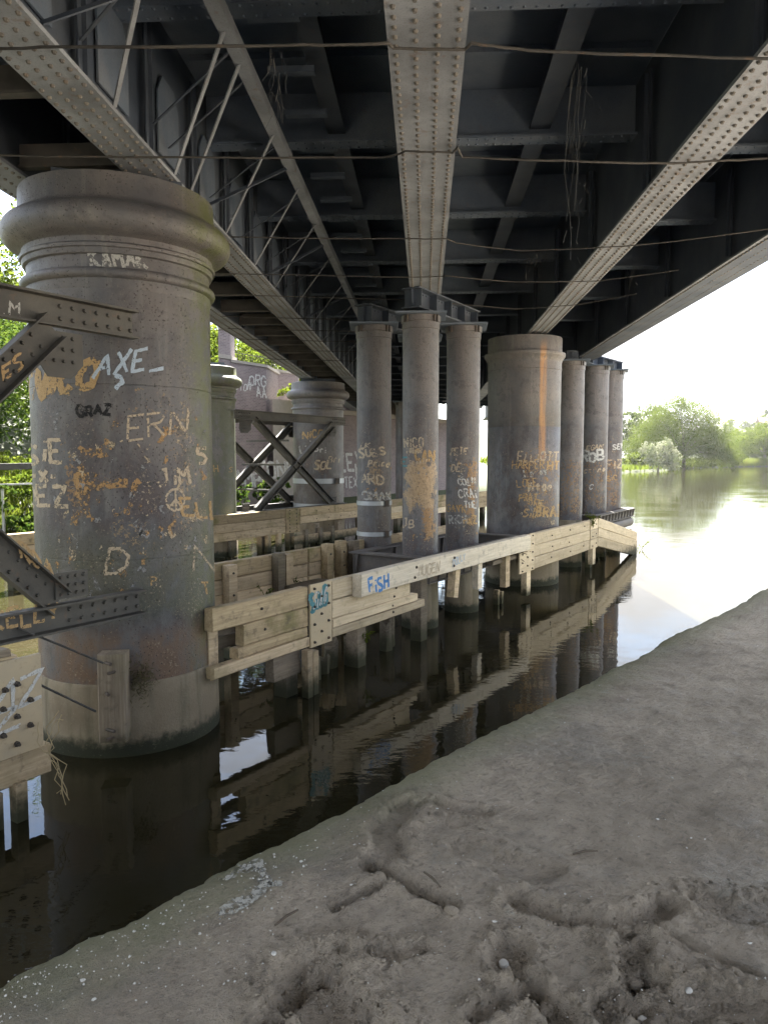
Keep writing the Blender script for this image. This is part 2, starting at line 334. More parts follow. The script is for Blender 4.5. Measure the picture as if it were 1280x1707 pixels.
def vnoise(x, y, seed=0):
    ix, iy = np.floor(x), np.floor(y); fx, fy = x - ix, y - iy; fx = fx * fx * (3 - 2 * fx); fy = fy * fy * (3 - 2 * fy)
    a, b, c, d = hash2(ix, iy, seed), hash2(ix + 1, iy, seed), hash2(ix, iy + 1, seed), hash2(ix + 1, iy + 1, seed)
    return (a + (b - a) * fx) * (1 - fy) + (c + (d - c) * fx) * fy - .5
def fbm(x, y, oct=4, seed=0):
    r = 0; a = 1
    for i in range(oct): r = r + a * vnoise(x * 2 ** i + 17.3 * i, y * 2 ** i - 9.1 * i, seed + i); a *= .5
    return r
# ---- leaves
def leaf_quads(P, size, asp=1.0, up=.0, droop=0.):
    n = len(P); N = rng.normal(size=(n, 3)); N[:, 2] += up; N /= np.linalg.norm(N, axis=1)[:, None]
    T = rng.normal(size=(n, 3)); T[:, 2] -= droop; T -= N * (T * N).sum(1)[:, None]; T /= np.linalg.norm(T, axis=1)[:, None]; B = np.cross(N, T)
    sz = size * rng.uniform(.55, 1.3, n)[:, None]; T = T * sz; B = B * sz * asp
    V = np.stack([P - T * .5, P + B * .32 - T * .05, P + T * .55, P - B * .32 + T * .05], 1).reshape(-1, 3); return V, np.arange(4 * n).reshape(-1, 4)
def blob_points(lobes, n, shell=.55):
    """points through the volume of several ellipsoids, denser in clumps and near the outside"""
    out = []; w = np.array([l[3] * l[4] * l[5] for l in lobes]) ** .67; w = w / w.sum()
    for l, k in zip(lobes, w):
        m = int(n * k) + 1; nc = max(6, m // 28)
        D = rng.normal(size=(nc, 3)); D /= np.linalg.norm(D, axis=1)[:, None]; rad = rng.uniform(shell, 1.04, nc)[:, None]
        C = D * rad; P = C[rng.integers(0, nc, m)] + rng.normal(size=(m, 3)) * .11
        out.append(P * np.array(l[3:6]) + np.array(l[:3]))
    return np.concatenate(out)

# ------------------------------------------------------------------ hand-painted lettering (ribbons that lie on the surface)
GL = {'A': '00 5A A0|24 84', 'B': '00 0A 7A 88 75 05|75 A3 81 00', 'C': 'A8 7A 3A 07 03 30 70 A2', 'D': '00 0A 5A A7 A3 50 00', 'E': 'AA 0A 00 A0|05 75', 'F': 'AA 0A 00|05 75', 'G': 'A8 7A 3A 07 03 30 70 A2 A5 65',
      'H': '00 0A|A0 AA|05 A5', 'I': '50 5A', 'J': '5A AA 8A 83 50 20 03', 'K': '00 0A|AA 05 A0', 'L': '0A 00 A0', 'M': '00 0A 55 AA A0', 'N': '00 0A A0 AA', 'O': '5A 19 06 04 11 50 91 A4 A6 99 5A', 'P': '00 0A 8A A8 86 05', 'R': '00 0A 8A A8 86 05|45 A0',
      'S': 'A9 7A 3A 08 26 84 A2 70 30 01', 'T': '0A AA|5A 50', 'U': '0A 03 30 70 A3 AA', 'V': '0A 50 AA', 'X': '00 AA|0A A0', 'Y': '0A 55 AA|55 50', 'Z': '0A AA 00 A0', '+': '25 85|52 58', '-': '15 95', '_': '00 A0', '5': 'AA 2A 16 66 93 60 10', 'i': '50 56|59 5A', '?': '2A 89 A6 64 32', '.': '50 52',
      'e': '13 93 86 46 13 30 80', 'r': '20 26|24 47 96', 'c': '96 37 13 30 91', 'y': '17 53|97 30', 'g': '97 57 34 51 96 90 50', 'o': '57 24 51 84 57', 't': '5A 51 80|28 88', 'l': '5A 50'}
def pen(ch): return [[(int(p[0], 16) / 10, int(p[1], 16) / 10) for p in st.split()] for st in GL.get(ch, '').split('|') if st]
def text_strokes(txt, h, asp=.62, gap=.26):
    out = []; u = 0; w = h * asp; s0 = random.uniform(-.22, .22); rise = random.uniform(-.10, .14)
    for ch in txt:
        if ch == ' ': u += w * .8; continue
        ww = w * (.35 if ch in 'Iil.' else 1); dv = random.uniform(-.10, .10) * h + u * rise; sl = s0 + random.uniform(-.10, .10); ww *= random.uniform(.85, 1.15); hs = random.uniform(.85, 1.12)
        for st in pen(ch): out.append([(u + a * ww + b * h * sl, b * h * hs + dv) for a, b in st])
        u += ww + gap * h * .8
    L_ = u - gap * h * .8; return [[(a - L_ / 2, b - h / 2) for a, b in st] for st in out]
def ribbons(strokes, wd, mapper, slope=0.):
    mb = MB()
    for st in strokes:
        pts = []
        for a, b in zip(st[:-1], st[1:]):
            k = max(2, int(math.hypot(b[0] - a[0], b[1] - a[1]) / ribbons.step)); pts += [(a[0] + (b[0] - a[0]) * i / k, a[1] + (b[1] - a[1]) * i / k) for i in range(k)]
        pts.append(st[-1]); n = len(pts); V = []
        for i, p in enumerate(pts):
            q0, q1 = pts[max(i - 1, 0)], pts[min(i + 1, n - 1)]; dx, dy = q1[0] - q0[0], q1[1] - q0[1]; l = math.hypot(dx, dy) + 1e-9; w = wd * random.uniform(.38, .58)
            jx, jy = random.uniform(-.08, .08) * wd, random.uniform(-.08, .08) * wd
            for sg in (1, -1):
                u = p[0] - dy / l * w * sg + jx; v = p[1] + dx / l * w * sg + jy + slope * p[0]; V.append(mapper(u, v))
        mb.add(V, [(2 * i, 2 * i + 1, 2 * i + 3, 2 * i + 2) for i in range(n - 1)])
    return mb
ribbons.step = .03
def wall_text(parent, txt, h, wd, mat, mapper, slope=0., label=None):
    o = ribbons(text_strokes(txt, h), wd, mapper, slope).build('graffiti', mat, parent)
    if label: o['label'] = label
    return o
class Cyl:
    """maps photograph pixels to the surface of a column standing at c, in its own frame (local -Y faces the camera)"""
    def __init__(s, c, r): s.c = np.array([c[0], c[1], 0.]); s.r = r; s.rz = math.atan2(-c[0], c[1]) * 1.0
    def hit(s, x, y):
        q = ray(x, y); a = q[0] ** 2 + q[1] ** 2; o = CAM - s.c; b = 2 * (o[0] * q[0] + o[1] * q[1]); c = o[0] ** 2 + o[1] ** 2 - s.r ** 2; D = b * b - 4 * a * c
        t = (-b - math.sqrt(max(D, 0))) / (2 * a); P = o + q * t
        ca, sa = math.cos(-s.rz), math.sin(-s.rz); lx, ly = P[0] * ca - P[1] * sa, P[0] * sa + P[1] * ca
        return math.atan2(lx, -ly), P[2], float(np.linalg.norm(q) * 0 + t)
    def onto(s, x, y):
        def f(u, v):
            th, z, t = s.hit(x + u, y - v); th = max(-1.42, min(1.42, th)); r = s.r + .004
            return (r * math.sin(th), -r * math.cos(th), z)
        return f
    def text(s, parent, txt, x, y, hpx, mat, wpx=None, slope=0., asp=.62):
        k = ribbons.step; ribbons.step = max(1.2, hpx / 10)
        o = ribbons(text_strokes(txt, hpx, asp), (wpx or hpx * .17) * random.uniform(.8, 1.45), s.onto(x, y), slope).build('graffiti', mat, parent); ribbons.step = k; return o
    def ring(s, parent, x, y, rpx, mat):
        th, z, t = s.hit(x, y); a = rpx * t / F; r = s.r + .004
        st = [[(a * math.cos(k / 20 * 6.2832), a * math.sin(k / 20 * 6.2832)) for k in range(21)], [(0, a), (0, -a)], [(0, 0), (-a * .7, -a * .7)], [(0, 0), (a * .7, -a * .7)]]
        return ribbons(st, a * .22, lambda u, v: (r * math.sin(th + u / s.r), -r * math.cos(th + u / s.r), z + v)).build('graffiti', mat, parent)

# ================================================================== SETTING
wm = npmesh('river', [(-400, -200, 0), (900, -200, 0), (900, 1500, 0), (-400, 1500, 0)], [(0, 1, 2, 3)]); put('river', wm, 'water', kind='structure')
# ---- the muddy bank we stand on: a height field with ruts, falling to the water in a vertical edge
E0 = np.array([-1.23, 1.98]); ED = np.array([.609, .793]); EM = np.array([.793, -.609])
def tw(x, y):
    p = atz(x, y, 1.5)[:2] - E0; return np.array([p @ ED, p @ EM])
def bank():
    def grow(a, b, st, f, end):
        v = list(np.arange(a, b, st)); 
        while v[-1] < end: st *= f; v.append(v[-1] + st)
        return np.array(v)
    t = np.concatenate([-grow(.6, .62, .03, 1.2, 14)[::-1], grow(-.58, 3.2, .0125, 1.018, 60)]); w = grow(0, 2.5, .0125, 1.06, 26)
    bank_h.t = t; T, Wd = np.meshgrid(t, w, indexing='ij'); Z = np.zeros_like(T)
    Z += .030 * fbm(T * 1.1, Wd * 1.1, 3, 1) + .012 * fbm(T * 5, Wd * 6, 3, 5) + .005 * fbm(T * 22, Wd * 30, 3, 9) + .003 * fbm(T * 60, Wd * 60, 2, 13)
    rip = np.clip(fbm(T * .9, Wd * .9, 2, 31) + .25, 0, .6); Z += .011 * rip * fbm(T * 30, Wd * 7, 3, 21) + .007 * fbm(T * 11, Wd * 14, 3, 23)
    ruts = [ # pixel polyline, half-width m, depth m, lumpiness
        ([(450, 1720), (475, 1650), (500, 1610), (560, 1590)], .040, .030, 1.), ([(520, 1640), (560, 1690), (590, 1740)], .095, .055, .6), ([(540, 1610), (600, 1600), (700, 1585)], .030, .018, 1.),
        ([(560, 1512), (610, 1490), (650, 1472)], .022, .028, .4), ([(620, 1440), (665, 1470), (710, 1495), (748, 1512)], .035, .036, .5), ([(620, 1445), (650, 1420), (640, 1380), (680, 1340)], .06, .030, .8),
        ([(700, 1330), (760, 1345), (800, 1350)], .04, .02, .8), ([(860, 1500), (930, 1530), (1000, 1540), (1070, 1530), (1110, 1505)], .045, .040, .7), ([(1080, 1540), (1170, 1580), (1300, 1640)], .016, .014, .2),
        ([(1060, 1560), (1050, 1590), (1060, 1625)], .05, .035, .9), ([(850, 1580), (845, 1605)], .05, .03, 1.), ([(790, 1700), (850, 1665), (890, 1645)], .03, .04, 1.), ([(880, 1640), (940, 1690), (950, 1740)], .04, .04, .9),
        ([(1010, 1680), (1050, 1660), (1090, 1640)], .05, .03, .9), ([(1180, 1500), (1240, 1520), (1290, 1510)], .06, .02, .8), ([(780, 1415), (840, 1440), (900, 1450)], .07, .018, .5), ([(470, 1560), (540, 1552), (600, 1556)], .02, .01, .3), ([(1100, 1690), (1180, 1660), (1260, 1680)], .07, .03, 1.)]
    lump = np.zeros_like(Z)
    for pts, hw, dp, lu in ruts:
        q = [tw(*p) for p in pts]; D = np.full(T.shape, 9.)
        for a, b in zip(q[:-1], q[1:]):
            ab = b - a; k = np.clip(((T - a[0]) * ab[0] + (Wd - a[1]) * ab[1]) / (ab @ ab), 0, 1); D = np.minimum(D, np.hypot(T - a[0] - k * ab[0], Wd - a[1] - k * ab[1]))
        D = D + .35 * hw * fbm(T * 12, Wd * 12, 2, 41) + .3 * hw * fbm(T * 45, Wd * 45, 2, 44); e = D / hw
        Z -= .88 * dp * (1 / (1 + np.exp((e - 1) * 11))); Z += .30 * dp * np.exp(-((e - 1.55) / .55) ** 2); lump = np.maximum(lump, lu * np.exp(-((e - 1.4) / 1.1) ** 2))
    far = np.clip(1 - (T - 2.2) / 2.5, 0, 1)
    Z += lump * (.020 * np.abs(fbm(T * 30, Wd * 30, 3, 51)) + .009 * fbm(T * 60, Wd * 60, 2, 55)) * 1.3 * far
    Z -= .05 * np.exp(-Wd / .05); Z += 1.5
    ed = .02 * fbm(t * 1.2, t * 0, 3, 61) + .014 * fbm(t * 9, t * 0, 3, 63) + .012 * fbm(t * 34, t * 0, 2, 66)
    Wx = Wd + ed[:, None] * np.exp(-Wd / .12)
    X = E0[0] + ED[0] * T + EM[0] * Wx; Y = E0[1] + ED[1] * T + EM[1] * Wx
    V = np.stack([X, Y, Z], -1); low = V[:, :1].copy(); low[..., 2] = -1.2; low[..., 0] += EM[0] * .03; low[..., 1] += EM[1] * .03
    V = np.concatenate([low, V], 1); a, b = V.shape[:2]; I = np.arange(a * b).reshape(a, b)
    Q = np.stack([I[:-1, :-1], I[1:, :-1], I[1:, 1:], I[:-1, 1:]], -1).reshape(-1, 4)[:, ::-1]
    me = npmesh('mud_bank', V.reshape(-1, 3), Q, True); put('mud_bank', me, 'mud', kind='structure')
    from mathutils.bvhtree import BVHTree
    return lambda x, y: float(1.5 + .0 * x) if False else bank_h(V, x, y)
def bank_h(V, x, y):
    t = (np.array([x, y]) - E0) @ ED; a, b = np.searchsorted(bank_h.t, [t - .06, t + .06]); V = V[max(a - 2, 0):b + 2]
    d = (V[:, 1:, 0] - x) ** 2 + (V[:, 1:, 1] - y) ** 2; return float(V[:, 1:, 2].flat[int(np.argmin(d))])
bank_z = bank()
# ---- far bank: terrain behind the waterline, low under the bridge, wooded beyond
FW = [(-120, -40), (-40, 2), (-17, 21.5), (-14, 26), (-8.0, 38), (1.5, 55), (10, 70), (24, 98), (35, 136), (41, 152), (52, 168), (66, 196), (84, 222), (130, 262), (230, 330), (480, 470), (900, 640)]
def far_bank():
    V = []; Fq = []; pr = [(0, -.6), (.3, .35), (1.5, 1.0), (4, 1.7), (9, 2.6), (14, 5.5), (20, 8), (40, 9.5), (120, 10.5), (400, 14), (900, 18)]
    P = []
    for a, b in zip(FW[:-1], FW[1:]):
        k = max(2, int(math.dist(a, b) / 6)); k = min(k, 14); P += [(a[0] + (b[0] - a[0]) * i / k, a[1] + (b[1] - a[1]) * i / k) for i in range(k)]
    P.append(FW[-1]); n = len(P)
    for i, p in enumerate(P):
        q0, q1 = P[max(i - 2, 0)], P[min(i + 2, n - 1)]; dx, dy = q1[0] - q0[0], q1[1] - q0[1]; l = math.hypot(dx, dy); nx, ny = -dy / l, dx / l
        flat = min(1, max(0, (p[1] - 90) / 60)) if p[0] > 0 else 0
        for w, h in pr:
            hh = h * (1 - .72 * flat) if w > 1 else h
            V.append((p[0] + nx * w, p[1] + ny * w, hh + random.uniform(-.12, .12) * min(1, w / 3)))
    m = len(pr)
    for i in range(n - 1):
        for j in range(m - 1): Fq.append((i * m + j, (i + 1) * m + j, (i + 1) * m + j + 1, i * m + j + 1))
    put('far_bank', npmesh('far_bank', V, Fq, True), 'soil', kind='structure')
    # grass blades on the near strip of it
    n = 44000; near = np.array([i for i in range(len(P) - 1) if -24 < P[i][0] < -9 and P[i][1] > 10]); idx = np.concatenate([rng.integers(0, len(P) - 1, 26000), near[rng.integers(0, len(near), 18000)]]); f = rng.random(n); Pn = np.array(P); base = Pn[idx] * (1 - f[:, None]) + Pn[idx + 1] * f[:, None]; dirv = Pn[idx + 1] - Pn[idx]; dirv /= np.linalg.norm(dirv, axis=1)[:, None]
    nor = np.stack([-dirv[:, 1], dirv[:, 0]], 1); w = rng.uniform(.2, 9, n); ok = (base[:, 0] > -30) & (base[:, 1] < 200) & ~((base[:, 0] > -8.5) & (base[:, 1] < 75))
    zf = np.interp(w, [q[0] for q in pr], [q[1] for q in pr]); flat = np.where(base[:, 0] > 0, np.clip((base[:, 1] - 90) / 60, 0, 1), 0); zf = zf * np.where(w > 1, 1 - .72 * flat, 1)
    base = base + nor * w[:, None]; base, zf = base[ok], zf[ok]; k = len(base); sc = np.where(base[:, 1] > 80, 3.2, 1.)
    h = rng.uniform(.25, .6, k) * np.where(base[:, 1] > 80, 1.6, 1); a = rng.uniform(0, 6.28, k); ww = .05 * sc
    A = np.stack([base[:, 0] - np.cos(a) * ww, base[:, 1] - np.sin(a) * ww, zf - .08], 1); B = np.stack([base[:, 0] + np.cos(a) * ww, base[:, 1] + np.sin(a) * ww, zf - .08], 1)
    C = np.stack([base[:, 0] + rng.normal(0, .16, k), base[:, 1] + rng.normal(0, .16, k), zf + h], 1)
    o = put('bank_grass', npmesh('bank_grass', np.stack([A, B, C], 1).reshape(-1, 3), np.arange(3 * k).reshape(-1, 3)), 'grass_blade', kind='stuff'); tag(o, 'long bright grass covering the far river bank', 'grass')
far_bank()
# ---- a wooded hill on the skyline
def hill():
    V = []; Fq = []; m, k = 24, 10
    for i in range(m):
        for j in range(k):
            x = 60 + 560 * i / (m - 1); y = 560 + 260 * j / (k - 1); e = math.exp(-((x - 315) / 85) ** 2) * math.sin(math.pi * min(1, j / (k - 1) * .9 + .05)); V.append((x, y, -1 + 46 * e + random.uniform(-1, 1)))
    for i in range(m - 1):
        for j in range(k - 1): Fq.append((i * k + j, (i + 1) * k + j, (i + 1) * k + j + 1, i * k + j + 1))
    put('hill', npmesh('hill', V, Fq, True), 'hill_grass', kind='structure')
    lob = []
    for i in range(70):
        x = random.uniform(200, 440); y = random.uniform(585, 640); e = math.exp(-((x - 315) / 85) ** 2); z = 44 * e * math.sin(math.pi * min(1, (y - 560) / 260 * .9 + .05)); r = random.uniform(7, 12); lob.append((x, y, z + r * .5, r, r, r * .9))
    P = blob_points(lob, 16000, .6); V, Q = leaf_quads(P, 2.6); o = put('hill_woodland', npmesh('hill_woodland', V, Q), 'far_leaf', kind='stuff'); tag(o, 'distant wooded hillside on the skyline across the river', 'woodland')
hill()

# ================================================================== THE BRIDGE
ZB = 5.85
Y0, Y1 = -6.0, 58.0
bridge = thing('railway_bridge', 'dark riveted iron railway bridge spanning the river on columns', 'bridge', (0, 0, 0))
def girder(x, w, ztop, dy=0., rows=4, detail=True):
    g = MB().box(x - .012, x + .012, Y0 + .001, Y1 - .001, ZB + .04, ztop).build('girder_web', 'girder_web', bridge)
    # bottom flange: overlapping plates, each about 4 m long, their laps showing as lines
    y = Y0; k = 0; first = None
    while y < Y1:
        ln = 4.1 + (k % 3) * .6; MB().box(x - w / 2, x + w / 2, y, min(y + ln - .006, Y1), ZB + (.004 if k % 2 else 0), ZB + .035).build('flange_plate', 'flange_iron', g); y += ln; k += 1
    # angle irons in the corner of web and flange
    for sg in (-1, 1): MB().box(x + sg * .013, x + sg * .11, Y0, Y1, ZB + .037, ZB + .055).box(x + sg * .0125, x + sg * .03, Y0, Y1, ZB + .056, ZB + .15).build('flange_angle', 'girder_web', g)
    mb = MB(); yend = 26 if detail else 18; offs = {4: (-.40, -.14, .14, .40), 3: (-.38, 0, .38)}[rows]
    y = 2.6
    while y < yend:
        for i, q in enumerate(offs):
            yy = y + (.05 if i % 2 else 0)
            mb.stud((x + q * w, yy, ZB + .002), (0, 0, -1), .022, .020)
        y += .115
    mb.build('rivets', 'rivet_iron', g, kind='stuff')
    return g
GX = {'L0': -4.31, 'L1': -2.80, 'C': 0.0, 'R1': 2.58, 'R2': 4.62}
DZ = 7.55
gs = {}
for k, wdt, rows in (('L0', .46, 3), ('L1', .46, 4), ('C', .54, 4), ('R1', .46, 4), ('R2', .46, 3)): gs[k] = girder(GX[k], wdt, DZ, rows=rows)
# vertical stiffeners on the webs, on both faces of the inner girders
me_st = MB().box(-.006, .006, -.075, .075, 0, 1.30).box(-.045, .045, -.0055, .0055, 0, 1.28).mesh('stiffener')
cnt = 0
for k, sides in (('L0', (1,)), ('L1', (-1, 1)), ('C', (-1, 1)), ('R1', (-1, 1)), ('R2', (-1,))):
    y = 3.1
    while y < 34:
        for s_ in sides:
            o = put('stiffener', me_st, 'girder_web', gs[k], loc=(GX[k] + s_ * .09, y, ZB + .16)); o.rotation_euler = (0, 0, 0)
        y += 1.42 if k in ('L1', 'C') else 2.84
# rounded panel plates (gussets) standing against the left girder's inner face
me_gs = MB().add([(0, -.32, 0), (0, .32, 0), (0, .32, .62), (0, .18, .82), (0, -.18, .82), (0, -.32, .62), (.02, -.32, 0), (.02, .32, 0), (.02, .32, .62), (.02, .18, .82), (.02, -.18, .82), (.02, -.32, .62)],
                 [(0, 1, 2, 3, 4, 5), (11, 10, 9, 8, 7, 6)] + [(i, (i + 1) % 6, 6 + (i + 1) % 6, 6 + i) for i in range(6)]).mesh('gusset_plate')
y = 3.81
while y < 34: put('gusset_plate', me_gs, 'flange_iron' if False else 'soffit_iron', gs['L1'], loc=(GX['L1'] + .03, y, ZB + .30)); y += 1.42
# cross girders with riveted flanges, between each pair of main girders
cgY = [Y0 + 1.2 + 2.84 * i for i in range(22)]; cgY = [yy + (9.58 - 6.74 - 2.84) for yy in cgY]; sh = 6.74 - min(cgY, key=lambda q: abs(q - 6.74)); cgY = [q + sh for q in cgY if q + sh < Y1 - .5]
def cgmesh(wid, rv):
    mb = MB().box(-wid / 2, wid / 2, -.013, .013, .031, .62).box(-wid / 2, wid / 2, -.12, .12, 0, .03); me = mb.mesh('cross_girder')
    rb = MB(); k = int(wid / .11)
    for i in range(k):
        for sg in (-.075, .075): rb.stud((-wid / 2 + .06 + i * .11, sg, 0), (0, 0, -1), .018, .014)
    return me, rb.mesh('rivets')
BAYS = [('L0', 'L1', 6.55), ('L1', 'C', 6.92), ('C', 'R1', 6.92), ('R1', 'R2', 6.75)]
for a, b, zc in BAYS:
    xa, xb = GX[a] + .02, GX[b] - .02; wid = xb - xa; me, rv = cgmesh(wid, 1)
    for yy in cgY:
        o = put('cross_girder', me, 'soffit_iron', bridge, loc=((xa + xb) / 2, yy, zc))
        if 2 < yy < 20: put('rivets', rv, 'soffit_iron', o, kind='stuff')
# longitudinal rail bearers under the deck
for x in (-1.42, -.98 + .0, 1.36, ):
    pass
for x, w, z in ((-1.12, .22, 7.05), (1.40, .25, 7.05), (3.62, .22, 7.0), (-3.55, .2, 6.9)):
    MB().box(x - w / 2, x + w / 2, Y0, Y1, z, z + .02).box(x - .01, x + .01, Y0, Y1, z + .021, DZ - .003).build('rail_bearer', 'girder_web', bridge)
# the deck soffit, one plate for each bay, with a slight dish and a lap
for a, b, zc in BAYS:
    xa, xb = GX[a] + .02, GX[b] - .02
    me = MB().box(xa, xb, .004, 2.836, DZ, DZ + .03).box(xa + .1, xb - .1, .9, .96, DZ - .07, DZ - .001).box(xa + .1, xb - .1, 1.86, 1.92, DZ - .07, DZ - .001).mesh('deck_plate')
    for yy in cgY: put('deck_plate', me, 'soffit_iron', bridge, loc=(0, yy, 0))
# ladder of flat ribs seen between the wind-brace chord and the rail bearer
me_rib = MB().box(-1.62, -1.14, -.05, .05, 6.93, 6.99).mesh('soffit_rib')
for i in range(26): put('soffit_rib', me_rib, 'soffit_iron', bridge, loc=(0, 5.0 + .95 * i, 0))
# closed outer skin of the deck: ballast trough and low parapets (keeps the daylight out from above)
MB().box(-4.9, 5.1, Y0, Y1, DZ + .034, DZ + .25).build('ballast_trough', 'soffit_iron', bridge)
for x0, x1 in ((-4.98, -4.904), (5.104, 5.18)): MB().box(x0, x1, Y0, Y1, DZ - .25, DZ + 1.1).build('parapet', 'girder_web', bridge)
MB().box(4.45, 4.95, Y0, Y1, ZB - .012, ZB - .001).box(4.94, 4.962, Y0, Y1, ZB + .0, ZB + 1.5).build('edge_plate', 'girder_web', bridge)
# wind bracing: chord and sloping flats up from the left girder
MB().box(-1.75, -1.63, Y0 + 2, 34, 6.57, 6.585).box(-1.645, -1.63, Y0 + 2, 34, 6.586, 6.69).build('bracing_chord', 'flange_iron', bridge)
for y in [4.9, 6.40, 6.92, 8.41, 10.05, 11.56, 13.42, 15.46, 17.5, 19.4, 21.4, 23.3, 25.2, 27.2]:
    MB().obar((-1.70, y, 6.555), (-2.62, y + 1.42, 5.93), .012, .062, (0, 1, .3)).build('bracing_bar', 'flange_iron', bridge)
    MB().obar((-1.72, y + .35, 6.60), (-2.70, y + 1.0, 6.25), .010, .045, (0, 1, .3)).build('bracing_bar', 'girder_web', bridge)
for y in [5.6, 9.3, 12.6, 16.4]: MB().obar((-1.72, y, 6.54), (-2.60, y - .5, 5.93), .05, .012, (1, 0, 1)).build('bracing_bar', 'girder_web', bridge)
# struts between the two left girders
me = MB().box(-4.1, -3.02, -.05, .05, ZB + .06, ZB + .085).box(-4.1, -3.02, -.006, .006, ZB + .086, ZB + .30).mesh('strut')
for i in range(24): put('strut', me, 'rod_iron', bridge, loc=(0, 4.55 + 1.48 * i, 0))
# box added on the left web to stand for a lit patch of corrosion
MB().box(-2.76, -2.70, 5.25, 5.85, 6.85, 7.0).box(-2.765, -2.66, 5.45, 5.65, 6.55, 6.849).build('lit_corrosion_box', 'flange_iron', bridge)

# ---- tie rods strung under the girders from side to side
rodpts = [([(-80, 82), (100, 78), (480, 75), (648, 72), (655, 80), (775, 82), (785, 72), (900, 85), (1100, 92), (1380, 100)], .020), ([(-60, 258), (250, 262), (640, 262), (668, 256), (675, 252), (755, 254), (762, 246), (770, 262), (940, 268), (1120, 272), (1200, 268), (1300, 262)], .020),
          ([(385, 395), (690, 398), (745, 398), (760, 405), (870, 418), (1010, 412), (1100, 405), (1290, 380)], .015), ([(350, 455), (690, 462), (745, 460), (860, 470), (1000, 468), (1130, 450)], .015), ([(352, 490), (690, 500), (860, 515), (960, 508), (1060, 490)], .014),
          ([(370, 527), (560, 532), (590, 536)], .016), ([(380, 548), (600, 552)], .016), ([(400, 565), (600, 570)], .016), ([(420, 583), (600, 586)], .016), ([(440, 598), (600, 602)], .016)]
rodlab = ['nearest rusty tie rod crossing the top of the view under the girders', 'second rusty tie rod crossing under the girders above the big column', 'third tie rod sagging beneath the girders beside the hanging cobweb', 'fourth tie rod under the girders', 'fifth tie rod just before the column heads', 'thin tie rod strung right behind the near capital', 'tie rod under the far left girders, next one back', 'tie rod under the far left girders, third one back', 'tie rod under the far left girders, fourth one back', 'farthest tie rod visible above the distant column']
for (pp, r), lb in zip(rodpts, rodlab):
    r *= .52; pts = [atz(x, y, ZB - .03 - r) for x, y in pp]; fine = []
    for a, b in zip(pts[:-1], pts[1:]):
        for i in range(6): f = i / 6; q = a + (b - a) * f; q[2] -= .005 * math.sin(math.pi * f) * min(1, np.linalg.norm(b - a)) + random.uniform(-.003, .003); q[1] += random.uniform(-.003, .003); fine.append(q)
    fine.append(pts[-1]); o = MB().tube(fine, [r * random.uniform(.9, 1.1) for _ in fine], 8).build('tie_rod', 'rod_iron', smooth=50); tag(o, lb, 'rod', 'tie rods under the bridge')
# U-bolts that hang the rods from the middle girder
def cobweb(x0, y0, x1, y1, n, lab, z=ZB - .06, spread=.05):
    mb = MB(); a = atz(x0, y0, z); dist = a[1]
    ln = (y1 - y0) * dist / F * 1.02; 
    for i in range(n):
        q = a + np.array([random.gauss(0, spread), random.gauss(0, .05), 0]); l = ln * random.uniform(.35, 1.); pts = []
        for k in range(9): q = q + np.array([random.gauss((x1 - x0) / F * dist / 9, .012), random.gauss(0, .008), -l / 9]); pts.append(q.copy())
        mb.tube(pts, random.uniform(.0006, .0016), 4)
    for i in range(n * 3):
        q = a + np.array([random.gauss(0, spread * .9), random.gauss(0, .04), -ln * random.random()]); mb.tube([q, q + np.array([random.gauss(0, .03), random.gauss(0, .02), random.gauss(-.05, .03)])], random.uniform(.0008, .002), 3)
    o = mb.build('hanging_cobweb', 'web_dust'); tag(o, lab, 'cobweb', 'dusty cobwebs under the bridge')
cobweb(970, 88, 962, 440, 8, 'long dusty cobweb hanging from the nearest tie rod on the right')
cobweb(890, 420, 888, 470, 8, 'short dusty cobweb tuft on the third tie rod', spread=.12)
cobweb(1060, 440, 1055, 510, 3, 'single thin cobweb strand hanging left of the right edge girder', spread=.01)
cobweb(452, 78, 455, 190, 6, 'clotted dark cobweb beside the bracing chord at top left', spread=.025)

# ================================================================== COLUMNS
def arc(r0, z0, rad, a0, a1, k=7): return [(r0 + rad * math.cos(R(a0 + (a1 - a0) * i / k)), z0 + rad * math.sin(R(a0 + (a1 - a0) * i / k))) for i in range(k + 1)]
BIG_CAP = [(.93, 4.62)] + [(.94, 4.66)] + arc(.94, 4.765, .05, -90, 90, 6) + [(.925, 4.82), (.925, 4.935), (.955, 4.945), (.965, 4.975), (.965, 4.995), (.985, 5.0), (.99, 5.03), (.96, 5.05), (.965, 5.10)] + [(1.0, 5.12)] + arc(1.01, 5.275, .15, -80, 80, 10) + [(1.03, 5.43), (1.015, 5.445), (.99, 5.48), (.98, 5.70), (.95, 5.712)]
def big_column(label, c, mat, r=.93, k=72):
    cy = Cyl(c, r); t = thing('iron_column', label, 'column', (*c, 0), cy.rz, 'large round bridge columns')
    MB().lathe([(r + .035, -1.5), (r + .033, .05), (r + .026, .4), (r + .022, .70), (r + .012, .735), (r - .02, .745)], k, jit=.003).build('base', 'concrete', t, 40)
    prof = []
    for a, b in ((.72, 1.98), (1.986, 3.70), (3.706, 4.625)): prof += [(r - .004, a), (r, a + .004), (r, b - .004), (r - .004, b)]
    MB().lathe(prof, k).build('shaft', mat, t, 40)
    MB().lathe([(q * r / .93, z) for q, z in BIG_CAP], k).build('capital', mat, t, 35)
    MB().box(-.62, .62, -.5, .5, 5.714, ZB - .016).build('bearing_plate', 'girder_web', t)
    return t, cy
C1 = (-3.28, 7.97)
col1, cy1 = big_column('huge graffiti-covered iron column at near left with moulded capital', C1, 'hero_paint')
g = cy1.text
